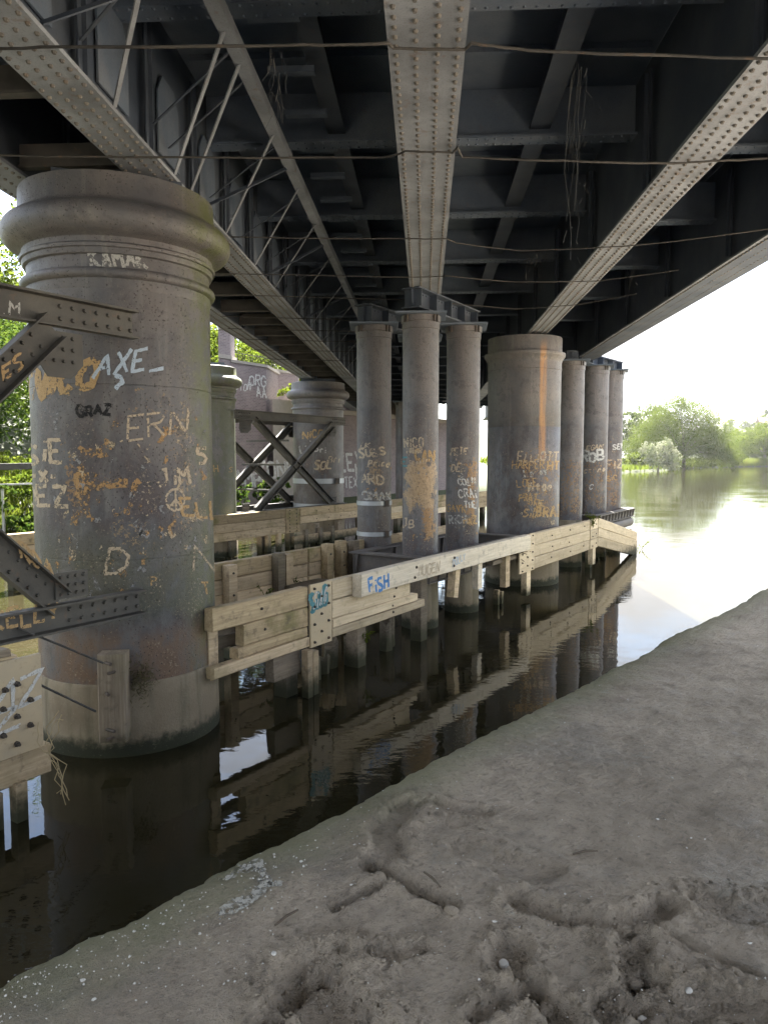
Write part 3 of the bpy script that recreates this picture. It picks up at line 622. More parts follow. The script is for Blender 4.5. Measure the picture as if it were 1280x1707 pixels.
def scratches(cy, parent, x0, x1, y0, y1, n, size, mats=('worn_cream', 'worn_rust', 'worn_grey')):
    for m in mats:
        mb = MB(); k = ribbons.step; ribbons.step = 1.5
        for _ in range(n // len(mats)):
            x, y = random.uniform(x0, x1), random.uniform(y0, y1); st = []; u, v = 0., 0.; sz = size * random.uniform(.4, 1.3)
            for _ in range(random.randint(2, 4)): st.append((u, v)); u += random.uniform(-.3, .6) * sz; v += random.choice((-1, 1)) * random.uniform(.2, .8) * sz
            r = ribbons([st], sz * random.uniform(.2, .65), cy.onto(x, y)); mb.add(r.v, r.f)
        mb.build('scratched_paint', m, parent, kind='stuff'); ribbons.step = k
g(col1, 'KAMAK', 200, 437, 26, 'faded_paint', 4.2, -.1); g(col1, 'AXE_', 214, 596, 38, 'pale_blue_paint', 6, .22); g(col1, '?', 196, 641, 26, 'pale_blue_paint', 6); g(col1, 'NICO', 102, 641, 46, 'orange_paint', 9, .06, .5)
g(col1, 'GRAZ', 158, 686, 17, 'black_paint', 4); g(col1, 'ERN', 262, 706, 42, 'cream_paint', 4.2, .12); g(col1, 'SiE', 73, 757, 34, 'cream_paint', 6.5); g(col1, '-X-', 74, 793, 20, 'cream_paint', 5); g(col1, 'KEZ', 77, 829, 34, 'cream_paint', 6)
g(col1, 'JiM', 291, 795, 28, 'cream_paint', 4.2, .15); g(col1, 'ELL', 337, 845, 28, 'orange_paint', 5); g(col1, '5', 338, 757, 26, 'cream_paint', 4); g(col1, 'D', 192, 938, 40, 'cream_paint', 6, 0, .9); g(col1, 'P', 258, 968, 17, 'orange_paint', 3.2)
g(col1, 'T', 345, 980, 18, 'orange_paint', 3); cy1.ring(col1, 293, 833, 18, 'cream_paint'); g(col1, 'N', 340, 930, 40, 'cream_paint', 2.4, 0, .8); g(col1, 'I', 140, 815, 85, 'worn_rust', 26); g(col1, '-', 182, 808, 60, 'worn_rust', 16, .1, 1.2); g(col1, '-', 158, 752, 40, 'worn_rust', 18, 0, 1.2)
scratches(cy1, col1, 90, 345, 690, 990, 130, 16)
def small_column(label, c, mat, r=.33, top=5.50, base_mat='concrete', group='slim round bridge columns', zb=1.15, straps=()):
    cy = Cyl(c, r); t = thing('slim_iron_column', label, 'column', (*c, 0), cy.rz, group)
    MB().lathe([(r + .015, -1.5), (r + .014, .1), (r + .008, zb - .02), (r - .01, zb)], 36, jit=.004).build('base', base_mat, t, 40)
    MB().lathe([(r + .002, zb - .01), (r, zb + .02), (r, top - .26), (r + .012, top - .25), (r + .012, top - .14), (r + .03, top - .13), (r + .03, top - .03), (r - .01, top - .028)], 40).build('shaft', mat, t, 35)
    a = r * 1.36; MB().add([(x * q, y * q, z) for z, q in ((top - .026, 1), (top, 1.02)) for x, y in ((-a, -a), (a, -a), (a, a), (-a, a))], [(0, 3, 2, 1), (4, 5, 6, 7), (0, 1, 5, 4), (1, 2, 6, 5), (2, 3, 7, 6), (3, 0, 4, 7)]).build('cap_plate', 'soffit_iron', t)
    bm = MB()
    for q in range(4):
        th = math.pi / 4 + q * math.pi / 2
        for w in (-.1, .1): bm.tube([((r + .045) * math.cos(th + w), (r + .045) * math.sin(th + w), top - .15), ((r + .045) * math.cos(th + w), (r + .045) * math.sin(th + w), top - .03)], .016, 6)
    bm.build('bolts', 'bolt_iron', t, kind='stuff')
    for z in straps:
        s_ = MB().lathe([(r + .004, z - .04), (r + .014, z - .04), (r + .014, z + .04), (r + .004, z + .04)], 40, caps=False).build('steel_strap', 'galv', t, 40)
        MB().box(r * .72 - .03, r * .72 + .05, -r * .72 - .07, -r * .72 + .02, z - .06, z + .06).build('clamp', 'bolt_iron', s_)
    return t, cy
p1, q1 = small_column('slim column with two grey steel straps, leftmost of the middle cluster', (-.98, 14.3), 'iron_paint_a', straps=(2.12, 1.53))
q1.text(p1, 'UK', 608, 743, 9, 'cream_paint'); q1.text(p1, 'SUBS', 621, 756, 14, 'cream_paint', 2.6, .04); q1.text(p1, 'Pricey', 635, 771, 10, 'cream_paint', 1.8, .08); q1.text(p1, 'ARD', 622, 798, 16, 'cream_paint', 3); q1.text(p1, 'OMAK', 630, 825, 15, 'faded_paint', 3)
p2, q2 = small_column('slim column with large flaking cream patch, nearest of the middle cluster', (-.08, 13.05), 'iron_paint_b', r=.315, top=5.45)
q2.text(p2, 'NICO', 690, 738, 15, 'cream_paint', 2.4, .1, .4); q2.text(p2, 'HIGAR', 690, 752, 9, 'cream_paint', 1.5, 0, .4); q2.text(p2, 'CAN', 708, 760, 17, 'orange_paint', 3, 0, .45); q2.text(p2, 'Scootr', 697, 771, 9, 'cream_paint', 1.5, 0, .4); q2.text(p2, 'E', 673, 768, 16, 'teal_paint', 3); q2.text(p2, 'JB', 680, 872, 14, 'cream_paint', 2.4)
p3, q3 = small_column('slim column with stacked painted names, rightmost of the middle cluster', (.73, 14.45), 'iron_paint_c', r=.32)
for tx, x, y, h, m in (('PETE', 762, 754, 11, 'cream_paint'), ('+', 759, 766, 7, 'cream_paint'), ('DEB', 761, 779, 12, 'cream_paint'), ('O', 767, 793, 8, 'faded_paint'), ('COLN', 776, 804, 11, 'white_paint'), ('CRAi', 778, 822, 14, 'white_paint'), ('THE', 782, 841, 11, 'white_paint'), ('GAVN', 758, 845, 13, 'orange_paint'), ('RiCH', 762, 868, 13, 'faded_paint'), ('HAZ', 782, 868, 12, 'orange_paint')): q3.text(p3, tx, x + 2, y, h, m, None, 0, .45)
scratches(q1, p1, 608, 652, 780, 835, 26, 7); scratches(q2, p2, 674, 724, 745, 900, 44, 7); scratches(q3, p3, 745, 794, 765, 890, 50, 6)
p4, _ = small_column('slim column standing behind the middle cluster, seen through its gaps', (-.12, 15.75), 'iron_paint_a')
c2, q5 = None, Cyl((2.36, 18.0), .86)
c2 = thing('iron_column', 'broad column with orange rust streak standing behind the long fender', 'column', (2.36, 18.0, 0), q5.rz, 'large round bridge columns')
MB().lathe([(.875, -1.5), (.872, .3), (.868, 1.0), (.85, 1.02)], 60, jit=.004).build('base', 'concrete', c2, 40)
MB().lathe([(.862, 1.0), (.86, 1.03), (.86, 3.7), (.856, 3.706), (.86, 3.712), (.86, 5.02), (.87, 5.03), (.87, 5.06)], 60).build('shaft', 'iron_paint_d', c2, 40)
MB().lathe([(.865, 5.055), (.865, 5.20), (.88, 5.26), (.93, 5.33), (.95, 5.36), (.95, 5.42), (.87, 5.43), (.87, 5.78), (.84, 5.785)], 60).build('capital', 'iron_paint_d', c2, 35)
MB().box(-.5, .5, -.4, .4, 5.787, ZB - .016).build('bearing_plate', 'girder_web', c2)
for tx, x, y, h, m in (('ELLIOTT', 896, 762, 15, 'cream_paint'), ('HARPER', 880, 775, 13, 'orange_paint'), ('Lekoy', 893, 790, 11, 'faded_paint'), ('HT', 921, 775, 16, 'orange_paint'), ('LOEE', 878, 806, 12, 'orange_paint'), ('Vigge', 898, 812, 14, 'cream_paint'), ('PRAT', 880, 830, 12, 'orange_paint'), ('DAZE', 895, 838, 9, 'orange_paint'), ('BRAD', 915, 852, 18, 'orange_paint'), ('SiD', 882, 855, 14, 'orange_paint')): q5.text(c2, tx, x, y, h, m, None, 0, .5)
scratches(q5, c2, 868, 926, 750, 868, 90, 7)
RG = 'slim columns of the right hand cluster'
p6, q6 = small_column('slim column with white painted initials, front of the right cluster', (5.12, 22.75), 'iron_paint_e', r=.37, top=5.72, group=RG, zb=1.3)
for tx, x, y, h, m in (('EGAN', 990, 746, 8, 'cream_paint'), ('ROB', 988, 762, 17, 'white_paint'), ('corro', 990, 784, 9, 'cream_paint'), ('C', 984, 811, 9, 'white_paint')): q6.text(p6, tx, x, y, h, m)
p7, q7 = small_column('slim rust-flecked column at the outer right end of the pier', (5.9, 24.0), 'iron_paint_e', r=.35, top=5.72, group=RG, zb=1.3)
for tx, x, y, h, m in (('SEM', 1030, 745, 8, 'white_paint'), ('FIZ', 1024, 775, 14, 'cream_paint'), ('SiC', 1020, 797, 9, 'orange_paint')): q7.text(p7, tx, x, y, h, m)
scratches(q6, p6, 972, 1006, 770, 840, 30, 5); scratches(q7, p7, 1014, 1036, 700, 840, 40, 4)
p8, _ = small_column('slim shaded column between the broad column and the right cluster', (3.98, 20.6), 'iron_paint_e', r=.34, top=5.6, group=RG, zb=1.3)
p9, _ = small_column('slim column at the back of the right cluster, mostly hidden', (4.75, 24.3), 'iron_paint_a', r=.34, top=5.6, group=RG, zb=1.3)
# left-hand end column of the near pier (braced to the huge column, just out of view) and the second pier
c0p = pier(5.32 - 4.9, -6.76); 
col0, _ = big_column('moulded iron column braced to the huge near column', (float(c0p[0]), float(c0p[1])), 'iron_paint_f', k=40)
CB = (-3.95, 27.4)
colb, cyb = big_column('distant moulded iron column with two grey steel bands beyond the near pier', CB, 'iron_paint_a', k=56)
for z in (1.22, 2.13):
    s_ = MB().lathe([(.934, z - .09), (.95, z - .09), (.95, z + .09), (.934, z + .09)], 56, caps=False).build('steel_strap', 'galv', colb, 40)
    MB().box(.62, .76, -.86, -.66, z - .1, z + .1).build('clamp', 'bolt_iron', s_)
for tx, x, y, h, m in (('NICO', 521, 725, 12, 'orange_paint'), ('+', 518, 735, 6, 'faded_paint'), ('Li', 508, 750, 13, 'faded_paint'), ('Bri', 534, 748, 10, 'white_paint'), ('SOL', 538, 775, 13, 'cream_paint'), ('Bri', 556, 766, 10, 'cream_paint')): cyb.text(colb, tx, x, y, h, m)
sb = float(np.array([*CB, 0]) @ PD); ob = float(np.array([*CB, 0]) @ PN)
cap_ = pier(sb - 5.68, ob)
cola, cya = big_column('mossy free-standing iron column whose capital carries nothing', (float(cap_[0]), float(cap_[1])), 'iron_paint_f', k=56)
for tx, x, y, h, m in (('H', 361, 780, 12, 'orange_paint'), ('S', 384, 783, 8, 'orange_paint')): cya.text(cola, tx, x, y, h, m)
for (dx, dy, r, lb) in ((2.95, 6.4, .33, 'slim column of the far pier, left one in its middle cluster'), (3.9, 6.2, .33, 'slim column of the far pier, right one in its middle cluster'), (5.95, 10.0, .62, 'pale column of the far pier glimpsed beside the rust-streaked column')):
    small_column(lb, (CB[0] + dx, CB[1] + dy), 'iron_paint_a', r=r, group='columns of the far pier', zb=1.0, straps=(2.1,) if r > .5 else ())

# ---- crossheads on the clusters
def crosshead(label, c, ang, ln, z0, z1, w=.34, spread=.0):
    t = thing('crosshead', label, 'crosshead', (c[0], c[1], z0), ang, 'crossheads on column clusters'); h = z1 - z0
    MB().box(-ln / 2, ln / 2, -w / 2, w / 2, 0, .025).build('bottom_flange', 'girder_web', t); MB().box(-ln / 2 + .03, ln / 2 - .03, -.012, .012, .026, h - .026).build('web', 'girder_web', t); MB().box(-ln / 2, ln / 2, -w / 2, w / 2, h - .025, h).build('top_flange', 'girder_web', t)
    me = MB().box(-.008, .008, -w / 2 + .01, w / 2 - .01, .026, h - .026).mesh('stiffener')
    for i in range(5): put('stiffener', me, 'girder_web', t, loc=(-ln / 2 + .1 + i * (ln - .2) / 4, 0, 0))
    rb = MB()
    for i in range(int(ln / .12)):
        for zz in (.06, h - .06): rb.stud((-ln / 2 + .06 + i * .12, -.0125, zz), (0, -1, 0), .02, .014)
    rb.build('rivets', 'girder_web', t, kind='stuff'); return t
a_ = math.atan2(14.45 - 13.05, .80 - .06)
crosshead('riveted iron crosshead over the front pair of the middle cluster', (.33, 13.75), a_, 2.5, 5.475 + .03, ZB - .004)
crosshead('riveted iron crosshead over the back pair of the middle cluster', (-.55, 15.05), math.atan2(15.75 - 14.3, -.12 + .98), 2.5, 5.505, ZB - .004)
crosshead('pale crosshead end jutting past the bridge edge on the right cluster', (5.2, 23.0), math.atan2(24 - 22.75, 6 - 5.12), 3.3, 5.725, 6.02, .4)
crosshead('crosshead over the shaded slim columns behind the broad column', (4.36, 22.4), math.atan2(24.3 - 20.6, 4.75 - 3.98), 4.6, 5.605, ZB - .016, .3)

# ---- cross-braced frames between the big columns
def brace_frame(label, s0, s1, o, zb0, zb1, zt0, zt1, name='brace_frame', dense=True, txt=False):
    P = pier(s0, o); t = thing(name, label, 'brace', (P[0], P[1], 0), PROT, 'cross-braced frames between columns'); ln = s1 - s0
    def channel(z0, z1, nm):
        MB().box(0, ln, -.012, .0, z0 + .02, z1 - .02).box(0, ln, -.11, 0, z0, z0 + .0195).box(0, ln, -.11, 0, z1 - .0195, z1).build(nm, 'brace_iron', t)
        rb = MB()
        for xs in (np.concatenate([np.arange(.08, .75, .12), np.arange(ln * .5 - .2, ln * .5 + .2, .12), np.arange(ln - .75, ln, .12)])):
            for q in (.3, .7): rb.stud((xs, -.012, z0 + (z1 - z0) * q), (0, -1, 0), .022, .022)
        rb.build('rivets', 'brace_iron', t, kind='stuff')
    channel(zb0, zb1, 'bottom_beam'); channel(zt0, zt1, 'top_beam')
    for a, b, off in (((.85, zb1), (ln - .85, zt0), -.03), ((.85, zt0), (ln - .85, zb1), .01)):
        d = np.array([b[0] - a[0], 0, b[1] - a[1]]); l = np.linalg.norm(d); d /= l; nn = np.array([-d[2], 0, d[0]])
        mb = MB().obar((a[0], off, a[1]), (b[0], off, b[1]), .014, .26, tuple(nn))
        for sg in (-1, 1): q = nn * .122 * sg; mb.obar((a[0] + q[0], off - .055, a[1] + q[2]), (b[0] + q[0], off - .055, b[1] + q[2]), .09, .014, tuple(nn))
        dg = mb.build('diagonal', 'brace_iron', t)
        rb = MB()
        for e in (0, 1):
            for i in range(8):
                for j in (-.06, .06): p = np.array([a[0], 0, a[1]]) + d * ((.2 + i * .11) if e == 0 else l - .2 - i * .11) + nn * j; rb.stud((p[0], off - .008, p[2]), (0, -1, 0), .02, .02)
        rb.build('rivets', 'brace_iron', dg, kind='stuff')
    for x in (ln - .86, .30):
        mb = MB().add([(x + q, -.004 - w_, z) for w_ in (0, .012) for q, z in ((-.10, zt0 - .03), (.42 if x < 1 else .32, zt0 - .03), (.42 if x < 1 else .32, zt0 - .30), (.26 if x < 1 else .2, zt0 - .42), (-.02, zt0 - .42), (-.10, zt0 - .3))], [(0, 1, 2, 3, 4, 5), (11, 10, 9, 8, 7, 6)] + [(i, (i + 1) % 6, 6 + (i + 1) % 6, 6 + i) for i in range(6)])
        mb.build('gusset', 'brace_iron', t)
        g2 = MB().box(x - .02, x + .30, -.020, -.004, zb1 + .03, zb1 + .26).build('gusset', 'brace_iron', t); rb = MB()
        for i in range(4):
            for k in range(3): rb.stud((x + .03 + .075 * i, -.02, zb1 + .07 + k * .075), (0, -1, 0), .02, .02); rb.stud((x - .05 + .09 * i, -.016, zt0 - .08 - k * .1), (0, -1, 0), .02, .02)
        rb.build('rivets', 'brace_iron', g2, kind='stuff')
    return t
so = float(c0p @ PD)
bf = brace_frame('near riveted cross-brace frame bolted to the huge column at left', so + .1, 4.66, -5.80, 1.50, 1.74, 4.10, 4.36)
def bmap(s, z): return lambda u, v: (s - (so + .1) + u, -.0165, z + v)
sx, zx = fen(52, 1022, -5.79); wall_text(bf, 'KELLY', .15, .03, 'orange_paint', bmap(sx - .05, zx - .02)); sx, zx = fen(18, 518, -5.79); wall_text(bf, '.M', .12, .02, 'faded_paint', bmap(sx, zx))
for (x, y, tx, sl) in ((20, 612, 'ES', .75), (60, 935, 'RDA', -.75)):
    sx, zx = fen(x, y, -5.78); wall_text(bf, tx, .12, .028, 'orange_paint', (lambda s, z: lambda u, v: (s - (so + .1) + u, -.045, z + v))(sx, zx), sl)
s_a, s_b = sb - 5.68, sb
brace_frame('far near-side cross-brace frame between the two distant moulded columns', s_a + .3, s_b + .35, ob + .96, .98, 1.32, 4.16, 4.44)
brace_frame('far-side cross-brace frame behind its twin between the distant columns', s_a + .3, s_b + .35, ob - .96, .98, 1.32, 4.16, 4.44)
for z in (1.9, 2.75, 3.55):
    o = MB().obar(pier(s_a + 2.6 + (z - 2.7) * .3, ob + .93, z), pier(s_a + 2.6 + (z - 2.7) * .3, ob - .93, z), .06, .06).build('tie_bar', 'brace_iron'); tag(o, {1.9: 'lowest', 2.75: 'middle', 3.55: 'highest'}[z] + ' short tie bar joining the two distant cross-brace frames', 'bar', 'tie bars of the distant frames')

# ================================================================== TIMBER FENDERS
def plank_mesh(ln, h, th, jag0=0., jag1=0.):
    """a sawn timber lying along x from 0 to ln, face at y=0, back at y=th; chamfered, faintly bowed, ends out of true"""
    mb = MB(); n = max(2, min(5, int(ln / 1.2) + 1)); c = .012; V = []; prof = [(c, 0), (th - c, 0), (th, c), (th, h - c), (th - c, h), (c, h), (0, h - c), (0, c)]
    for i in range(n + 1):
        x = ln * i / n; b = random.uniform(-.006, .006); dz = random.uniform(-.005, .005)
        for y, z in prof:
            xx = x
            if i == 0: xx = x + jag0 * z / h + random.uniform(0, .012)
            if i == n: xx = x - jag1 * z / h - random.uniform(0, .012)
            V.append((xx, y + b, z + dz))
    mb.add(V, [(i * 8 + j, i * 8 + (j + 1) % 8, (i + 1) * 8 + (j + 1) % 8, (i + 1) * 8 + j) for i in range(n) for j in range(8)] + [tuple(range(8))[::-1], tuple(n * 8 + j for j in range(8))])
    return mb.mesh('plank')
class Fender:
    def __init__(s, label, s0, o, group='timber fenders round the piers', cat='fender'):
        s.s0, s.o = s0, o; P = pier(s0, o); s.t = thing('timber_fender', label, cat, (P[0], P[1], 0), PROT, group)
    def plank(s, a, b, z0, z1, mat='fender_wood', y=0., th=.13, dz=0., name='plank', label=None, **k):
        me = plank_mesh(b - a, z1 - z0 - .008, th, **k); o = put(name, me, mat, s.t, loc=(a - s.s0, y, z0 + .004))
        if dz: o.rotation_euler = (0, math.atan2(-dz, b - a), 0)
        if label: o['label'] = label
        return o
    def post(s, x, z0, z1, w=.2, d=.2, y=.14, mat='dark_wood', tilt=0., name='post'):
        me = MB().add([(q * w / 2 * random.uniform(.94, 1.04), e * d, zz) for zz in (z0, (z0 + z1) / 2, z1) for q, e in ((-1, 0), (1, 0), (1, 1), (-1, 1))], [(0, 3, 2, 1), (8, 9, 10, 11)] + [(4 * i + j, 4 * i + (j + 1) % 4, 4 * i + 4 + (j + 1) % 4, 4 * i + 4 + j) for i in range(2) for j in range(4)]).mesh(name)
        o = put(name, me, mat, s.t, loc=(x - s.s0, y, 0)); 
        if tilt: o.rotation_euler = (0, tilt, 0)
        return o
    def plate(s, a, b, z0, z1, mat='plate', y=-.03, nb=(3, 5), th=.026, dz=0., stag=True):
        o = MB().box(0, b - a, 0, th, 0, z1 - z0).build('cover_plate', mat, s.t, loc=(a - s.s0, y, z0)); rb = MB(); w, h = b - a, z1 - z0
        for j in range(nb[1]):
            for i in range(nb[0]):
                if stag and (i + j) % 2: continue
                rb.stud((w * (i + .5) / nb[0], 0, h * (j + .5) / nb[1]), (0, -1, 0), .02, .026)
        rb.build('bolts', 'bolt_iron', o, kind='stuff'); return o
    def bolts(s, pts, y=0., r=.02):
        rb = MB()
        for x, z in pts: rb.stud((x - s.s0, y, z), (0, -1, 0), r, .02)
        rb.build('bolts', 'bolt_iron', s.t, kind='stuff')
    def text(s, tx, px, py, hpx, mat, y=0., slope=0., wpx=None, asp=.62):
        sx, zx = fen(px, py, s.o - y); P = pier(sx, s.o - y, zx); dist = float((P - CAM) @ fwd); h = hpx * dist / F
        return ribbons(text_strokes(tx, h, asp), (wpx or hpx * .18) * dist / F, lambda u, v: (sx - s.s0 + u, y - .004, zx + v), slope).build('graffiti', mat, s.t)
f1 = Fender('long pale timber fender along the near side of the pier', 5.5, -5.75)
Z = (.615, .87, 1.12, 1.38)
f1.plank(5.58, 7.2, Z[2], Z[3], 'mossy_wood'); f1.plank(6.05, 7.2, Z[1], Z[2], 'mossy_wood'); f1.plank(5.95, 7.2, .74, Z[1], 'mossy_wood'); f1.plank(5.56, 7.2, Z[0], .745, y=-.03)
f1.plank(5.75, 6.15, 1.0, 1.12, 'dark_wood', y=.16); f1.plank(5.66, 7.5, .80, .95, 'dark_wood', y=.30); f1.post(5.72, .55, 1.3, .14, .12, .14, 'fender_wood')
pl = f1.plate(7.22, 7.66, .60, 1.40, nb=(3, 7)); f1.text('SiAG', 532, 996, 30, 'teal_paint', -.0305, .12, 11, .2)
f1.text('SiAG', 532, 996, 26, 'white_paint', -.033, .12, 2.6, .2)
f1.plank(7.72, 8.55, Z[2], Z[3], 'pale_wood'); f1.plank(7.72, 9.72, Z[1], Z[2], 'pale_wood'); f1.plank(7.72, 9.95, .745, Z[1], 'pale_wood'); f1.plank(7.72, 10.18, Z[0], .74, 'pale_wood')
f1.plank(8.16, 14.3, 1.10, 1.42, 'grey_wood', y=-.15, th=.15, name='rubbing_beam', label='long whitish rubbing beam with blue lettering')
f1.text('FiSH', 632, 971, 22, 'blue_paint', -.151, .1, 5.5, .55); f1.text('MUGEN', 715, 945, 17, 'cream_paint', -.151, .06, 2.4); f1.text('DOLLY', 765, 934, 12, 'pale_blue_paint', -.151, .06, 2.2)
f1.bolts([(9.25, .93), (9.2, .80), (9.3, 1.05), (9.22, .70), (6.35, 1.25), (6.4, 1.0), (6.3, .68)], 0); f1.bolts([(9.65, 1.33), (9.6, 1.18), (10.9, 1.33), (10.88, 1.2)], -.15, .026)
f1.plate(14.02, 14.84, .62, 1.40, 'pale_wood', nb=(3, 9), y=-.03)
for i in range(3):
    f1.plank(14.92, 18.75, Z[i], Z[i + 1], 'pale_wood'); f1.plank(18.78, 19.42, Z[i], Z[i + 1], 'pale_wood', y=-.012)
    f1.plank(19.5, 23.7, Z[i] + .02, Z[i + 1] + .02, 'pale_wood', dz=-.74, y=.01)
f1.bolts([(15.9, .76), (15.95, 1.0), (15.92, 1.25), (17.2, .75), (17.1, .98), (17.15, 1.27), (18.2, .78), (18.25, 1.27), (18.95, .7), (19.25, .75), (18.95, .95), (19.25, 1.0), (18.95, 1.2), (19.25, 1.25)], -.014)
for x, w in ((7.05, .22), (8.6, .2), (10.4, .2)): f1.post(x, -1, 1.05, w, .2, .14)
f1.post(7.12, -.9, .60, .10, .10, -.10, 'fender_wood'); f1.post(7.26, -.9, .56, .10, .10, -.08, 'fender_wood'); f1.post(6.85, .30, .62, .5, .12, .05, 'dark_wood')
f1.post(11.05, .62, 1.12, .16, .14, -.05, 'fender_wood', .18); f1.post(12.1, .62, 1.08, .17, .12, -.06, 'grey_wood'); f1.post(13.45, .45, 1.1, .2, .12, -.02, 'fender_wood'); f1.post(14.6, .1, .66, .22, .12, .0, 'pale_wood'); f1.post(13.95, -.8, .25, .1, .1, .3, 'fender_wood'); f1.post(13.8, -.8, .3, .1, .1, .32, 'fender_wood'); f1.post(19.15, .2, .66, .24, .12, .0, 'pale_wood'); f1.post(17.0, -.8, .62, .16, .14, .3, 'dark_wood'); f1.post(19.9, -.8, .6, .16, .14, .3, 'dark_wood')
f1.plank(12.9, 14.2, .93, 1.02, 'dark_wood', y=.05, jag1=.1); f1.plank(23.3, 24.3, .58, .72, 'dark_wood', y=.35)
# rotten stubs of older piles under it
for i, (x, z) in enumerate(((7.75, .30), (8.05, .22), (8.35, .36), (8.62, .40), (8.86, .33), (9.1, .40), (9.55, .48), (9.8, .52))):
    mb = MB(); k = 9; V = []
    for zz in (-1, 0, z):
        for j in range(k): th = 6.2832 * j / k; r = .10 * random.uniform(.8, 1.15); V.append((r * math.cos(th), r * math.sin(th), zz + (random.uniform(-.12, .08) if zz == z else 0)))
    mb.add(V, [(a * k + j, a * k + (j + 1) % k, (a + 1) * k + (j + 1) % k, (a + 1) * k + j) for a in range(2) for j in range(k)] + [tuple(2 * k + j for j in range(k))])
    P = pier(x, -5.75 - .35 - .08 * (i % 3)); o = mb.build('timber_pile', 'old_pile', loc=(P[0], P[1], 0)); tag(o, 'rotten timber pile stub, %s from the left in the row under the fender' % ['first', 'second', 'third', 'fourth', 'fifth', 'sixth', 'seventh', 'eighth'][i], 'pile', 'rotten pile stubs under the fender')
f2 = Fender('weathered inner fender of the near pier behind the pale one', 7.2, -7.9)
for i, (a, b) in enumerate(((.72, .95), (.95, 1.18), (1.18, 1.43))):
    f2.plank(7.2, 9.9, a, b, 'mossy_wood' if i == 2 else 'fender_wood'); f2.plank(9.95, 12.9, a, b, 'mossy_wood' if i == 2 else 'fender_wood'); f2.plank(13.0, 16.5, a, b, 'fender_wood')
for x, z, m in ((7.95, 1.40, 'fender_wood'), (9.05, 1.46, 'dark_wood'), (9.25, 1.42, 'fender_wood'), (10.35, 1.48, 'mossy_wood'), (10.75, 1.5, 'mossy_wood'), (11.15, 1.46, 'dark_wood')): f2.post(x, -.9, z, .17, .14, -.15, m)
f2.plank(9.1, 10.0, .86, .93, 'dark_wood', y=-.55, th=.4); f2.bolts([(7.95, 1.28), (7.95, .95), (10.35, 1.3), (10.75, 1.3), (10.75, 1.05)], -.155)
f3 = Fender('mossy timber fender along the far pier', 2.0, ob + 1.22)
xs = [2.0, 6.1, 10.2, 14.1, 18.7, 19.3, 23.9, 28, 32, 36]
for a, b in zip(xs[:-1], xs[1:]):
    for i, (z0, z1) in enumerate(((.50, .76), (.76, 1.02), (1.02, 1.30))):
        if i == 0 and a == 19.3: continue
        f3.plank(a + .02, b - .02, z0, z1, 'mossy_wood' if (i == 2 or random.random() < .3) else ('pale_wood' if a > 20 else 'fender_wood'))
f3.plank(19.0, 23.6, .08, .36, 'fender_wood'); f3.plate(18.55, 19.25, .5, 1.31, 'mossy_wood', nb=(2, 7), stag=False)
f3.bolts([(x, z) for x in (20.2, 20.9, 21.6, 22.5) for z in (.62, .88, 1.15)])
for x in np.arange(2.6, 36, 1.37): f3.post(float(x), -1, .7, .24, .22, .14)
for x in (17.7, 18.2, 19.6, 20.4, 21.1): f3.post(x, -1, .55, .16, .12, -.05, 'fender_wood' if x < 19 else 'dark_wood')
f4 = Fender('near-left fender end with bolted plate, timbers and white scrawl', 1.5, -5.75)
for i in range(3): f4.plank(1.5, 3.42, Z[i], Z[i + 1], 'fender_wood', y=.02)
pl4 = MB().box(2.3 - 1.5, 3.58 - 1.5, -.035, -.008, .56, 1.36).build('cover_plate', 'plate', f4.t)
me = MB().lathe([(.024, 0), (.024, .02), (.013, .021), (.013, .05)], 8).mesh('bolt')
for x, y in ((28, 1140), (50, 1166), (5, 1182), (28, 1194), (50, 1208), (5, 1226), (28, 1240), (8, 1150)):
    sx, zx = fen(x, y, -5.715); o = put('bolt', me, 'bolt_iron', pl4, loc=(sx - 1.5, -.035, zx)); o.rotation_euler = (R(90), 0, 0)
f4.text('MZ', 22, 1160, 50, 'white_paint', -.036, .2, 7, .9); f4.text('Z', 10, 1205, 34, 'white_paint', -.036, .1, 7, 1.6)
f4.plank(1.5, 3.66, .30, .56, 'fender_wood', y=-.02, th=.2); f4.plank(1.5, 3.36, 1.36, 1.44, 'dark_wood', y=.03); f4.post(3.36, -1, .33, .10, .1, -.06, 'fender_wood'); f4.post(3.16, -1, .30, .09, .1, -.05, 'dark_wood'); f4.post(2.9, -1, .3, .2, .1, -.03, 'fender_wood')
# bolted timber block, rods and tuft on the huge column's foot
th, z, t_ = cy1.hit(192, 1160); blk = thing('timber_block', 'upright weathered timber block bolted to the foot of the huge column', 'timber', (C1[0], C1[1], 0), cy1.rz + th)
o = put('block', plank_mesh(.88, .26, .2), 'dark_wood', blk, loc=(-.13, -1.165, .24)); o.rotation_euler = (0, R(-90), R(-4)); o.location = (.14, -1.15, .22)
mb = MB()
for zz in (1.02, .93, .72, .36, .28): mb.tube([(random.uniform(-.05, .06), -1.13, zz), (random.uniform(-.05, .06), -1.21, zz)], .016, 6)
mb.build('bolts', 'bolt_iron', blk, kind='stuff')
P = lambda x, y, o_: pier(*((lambda q: (q[0], o_, q[1]))(fen(x, y, o_))))
o = MB().tube([P(30, 1047, -5.75), P(100, 1075, -5.74), P(172, 1105, -5.70)], .011, 6).build('steel_rod', 'rod_iron'); tag(o, 'upper thin rod slanting down to the timber block', 'rod', 'thin rods by the timber block')
o = MB().tube([P(60, 1138, -5.74), P(160, 1186, -5.70)], .011, 6).build('steel_rod', 'rod_iron'); tag(o, 'lower thin rod slanting down to the timber block', 'rod', 'thin rods by the timber block')
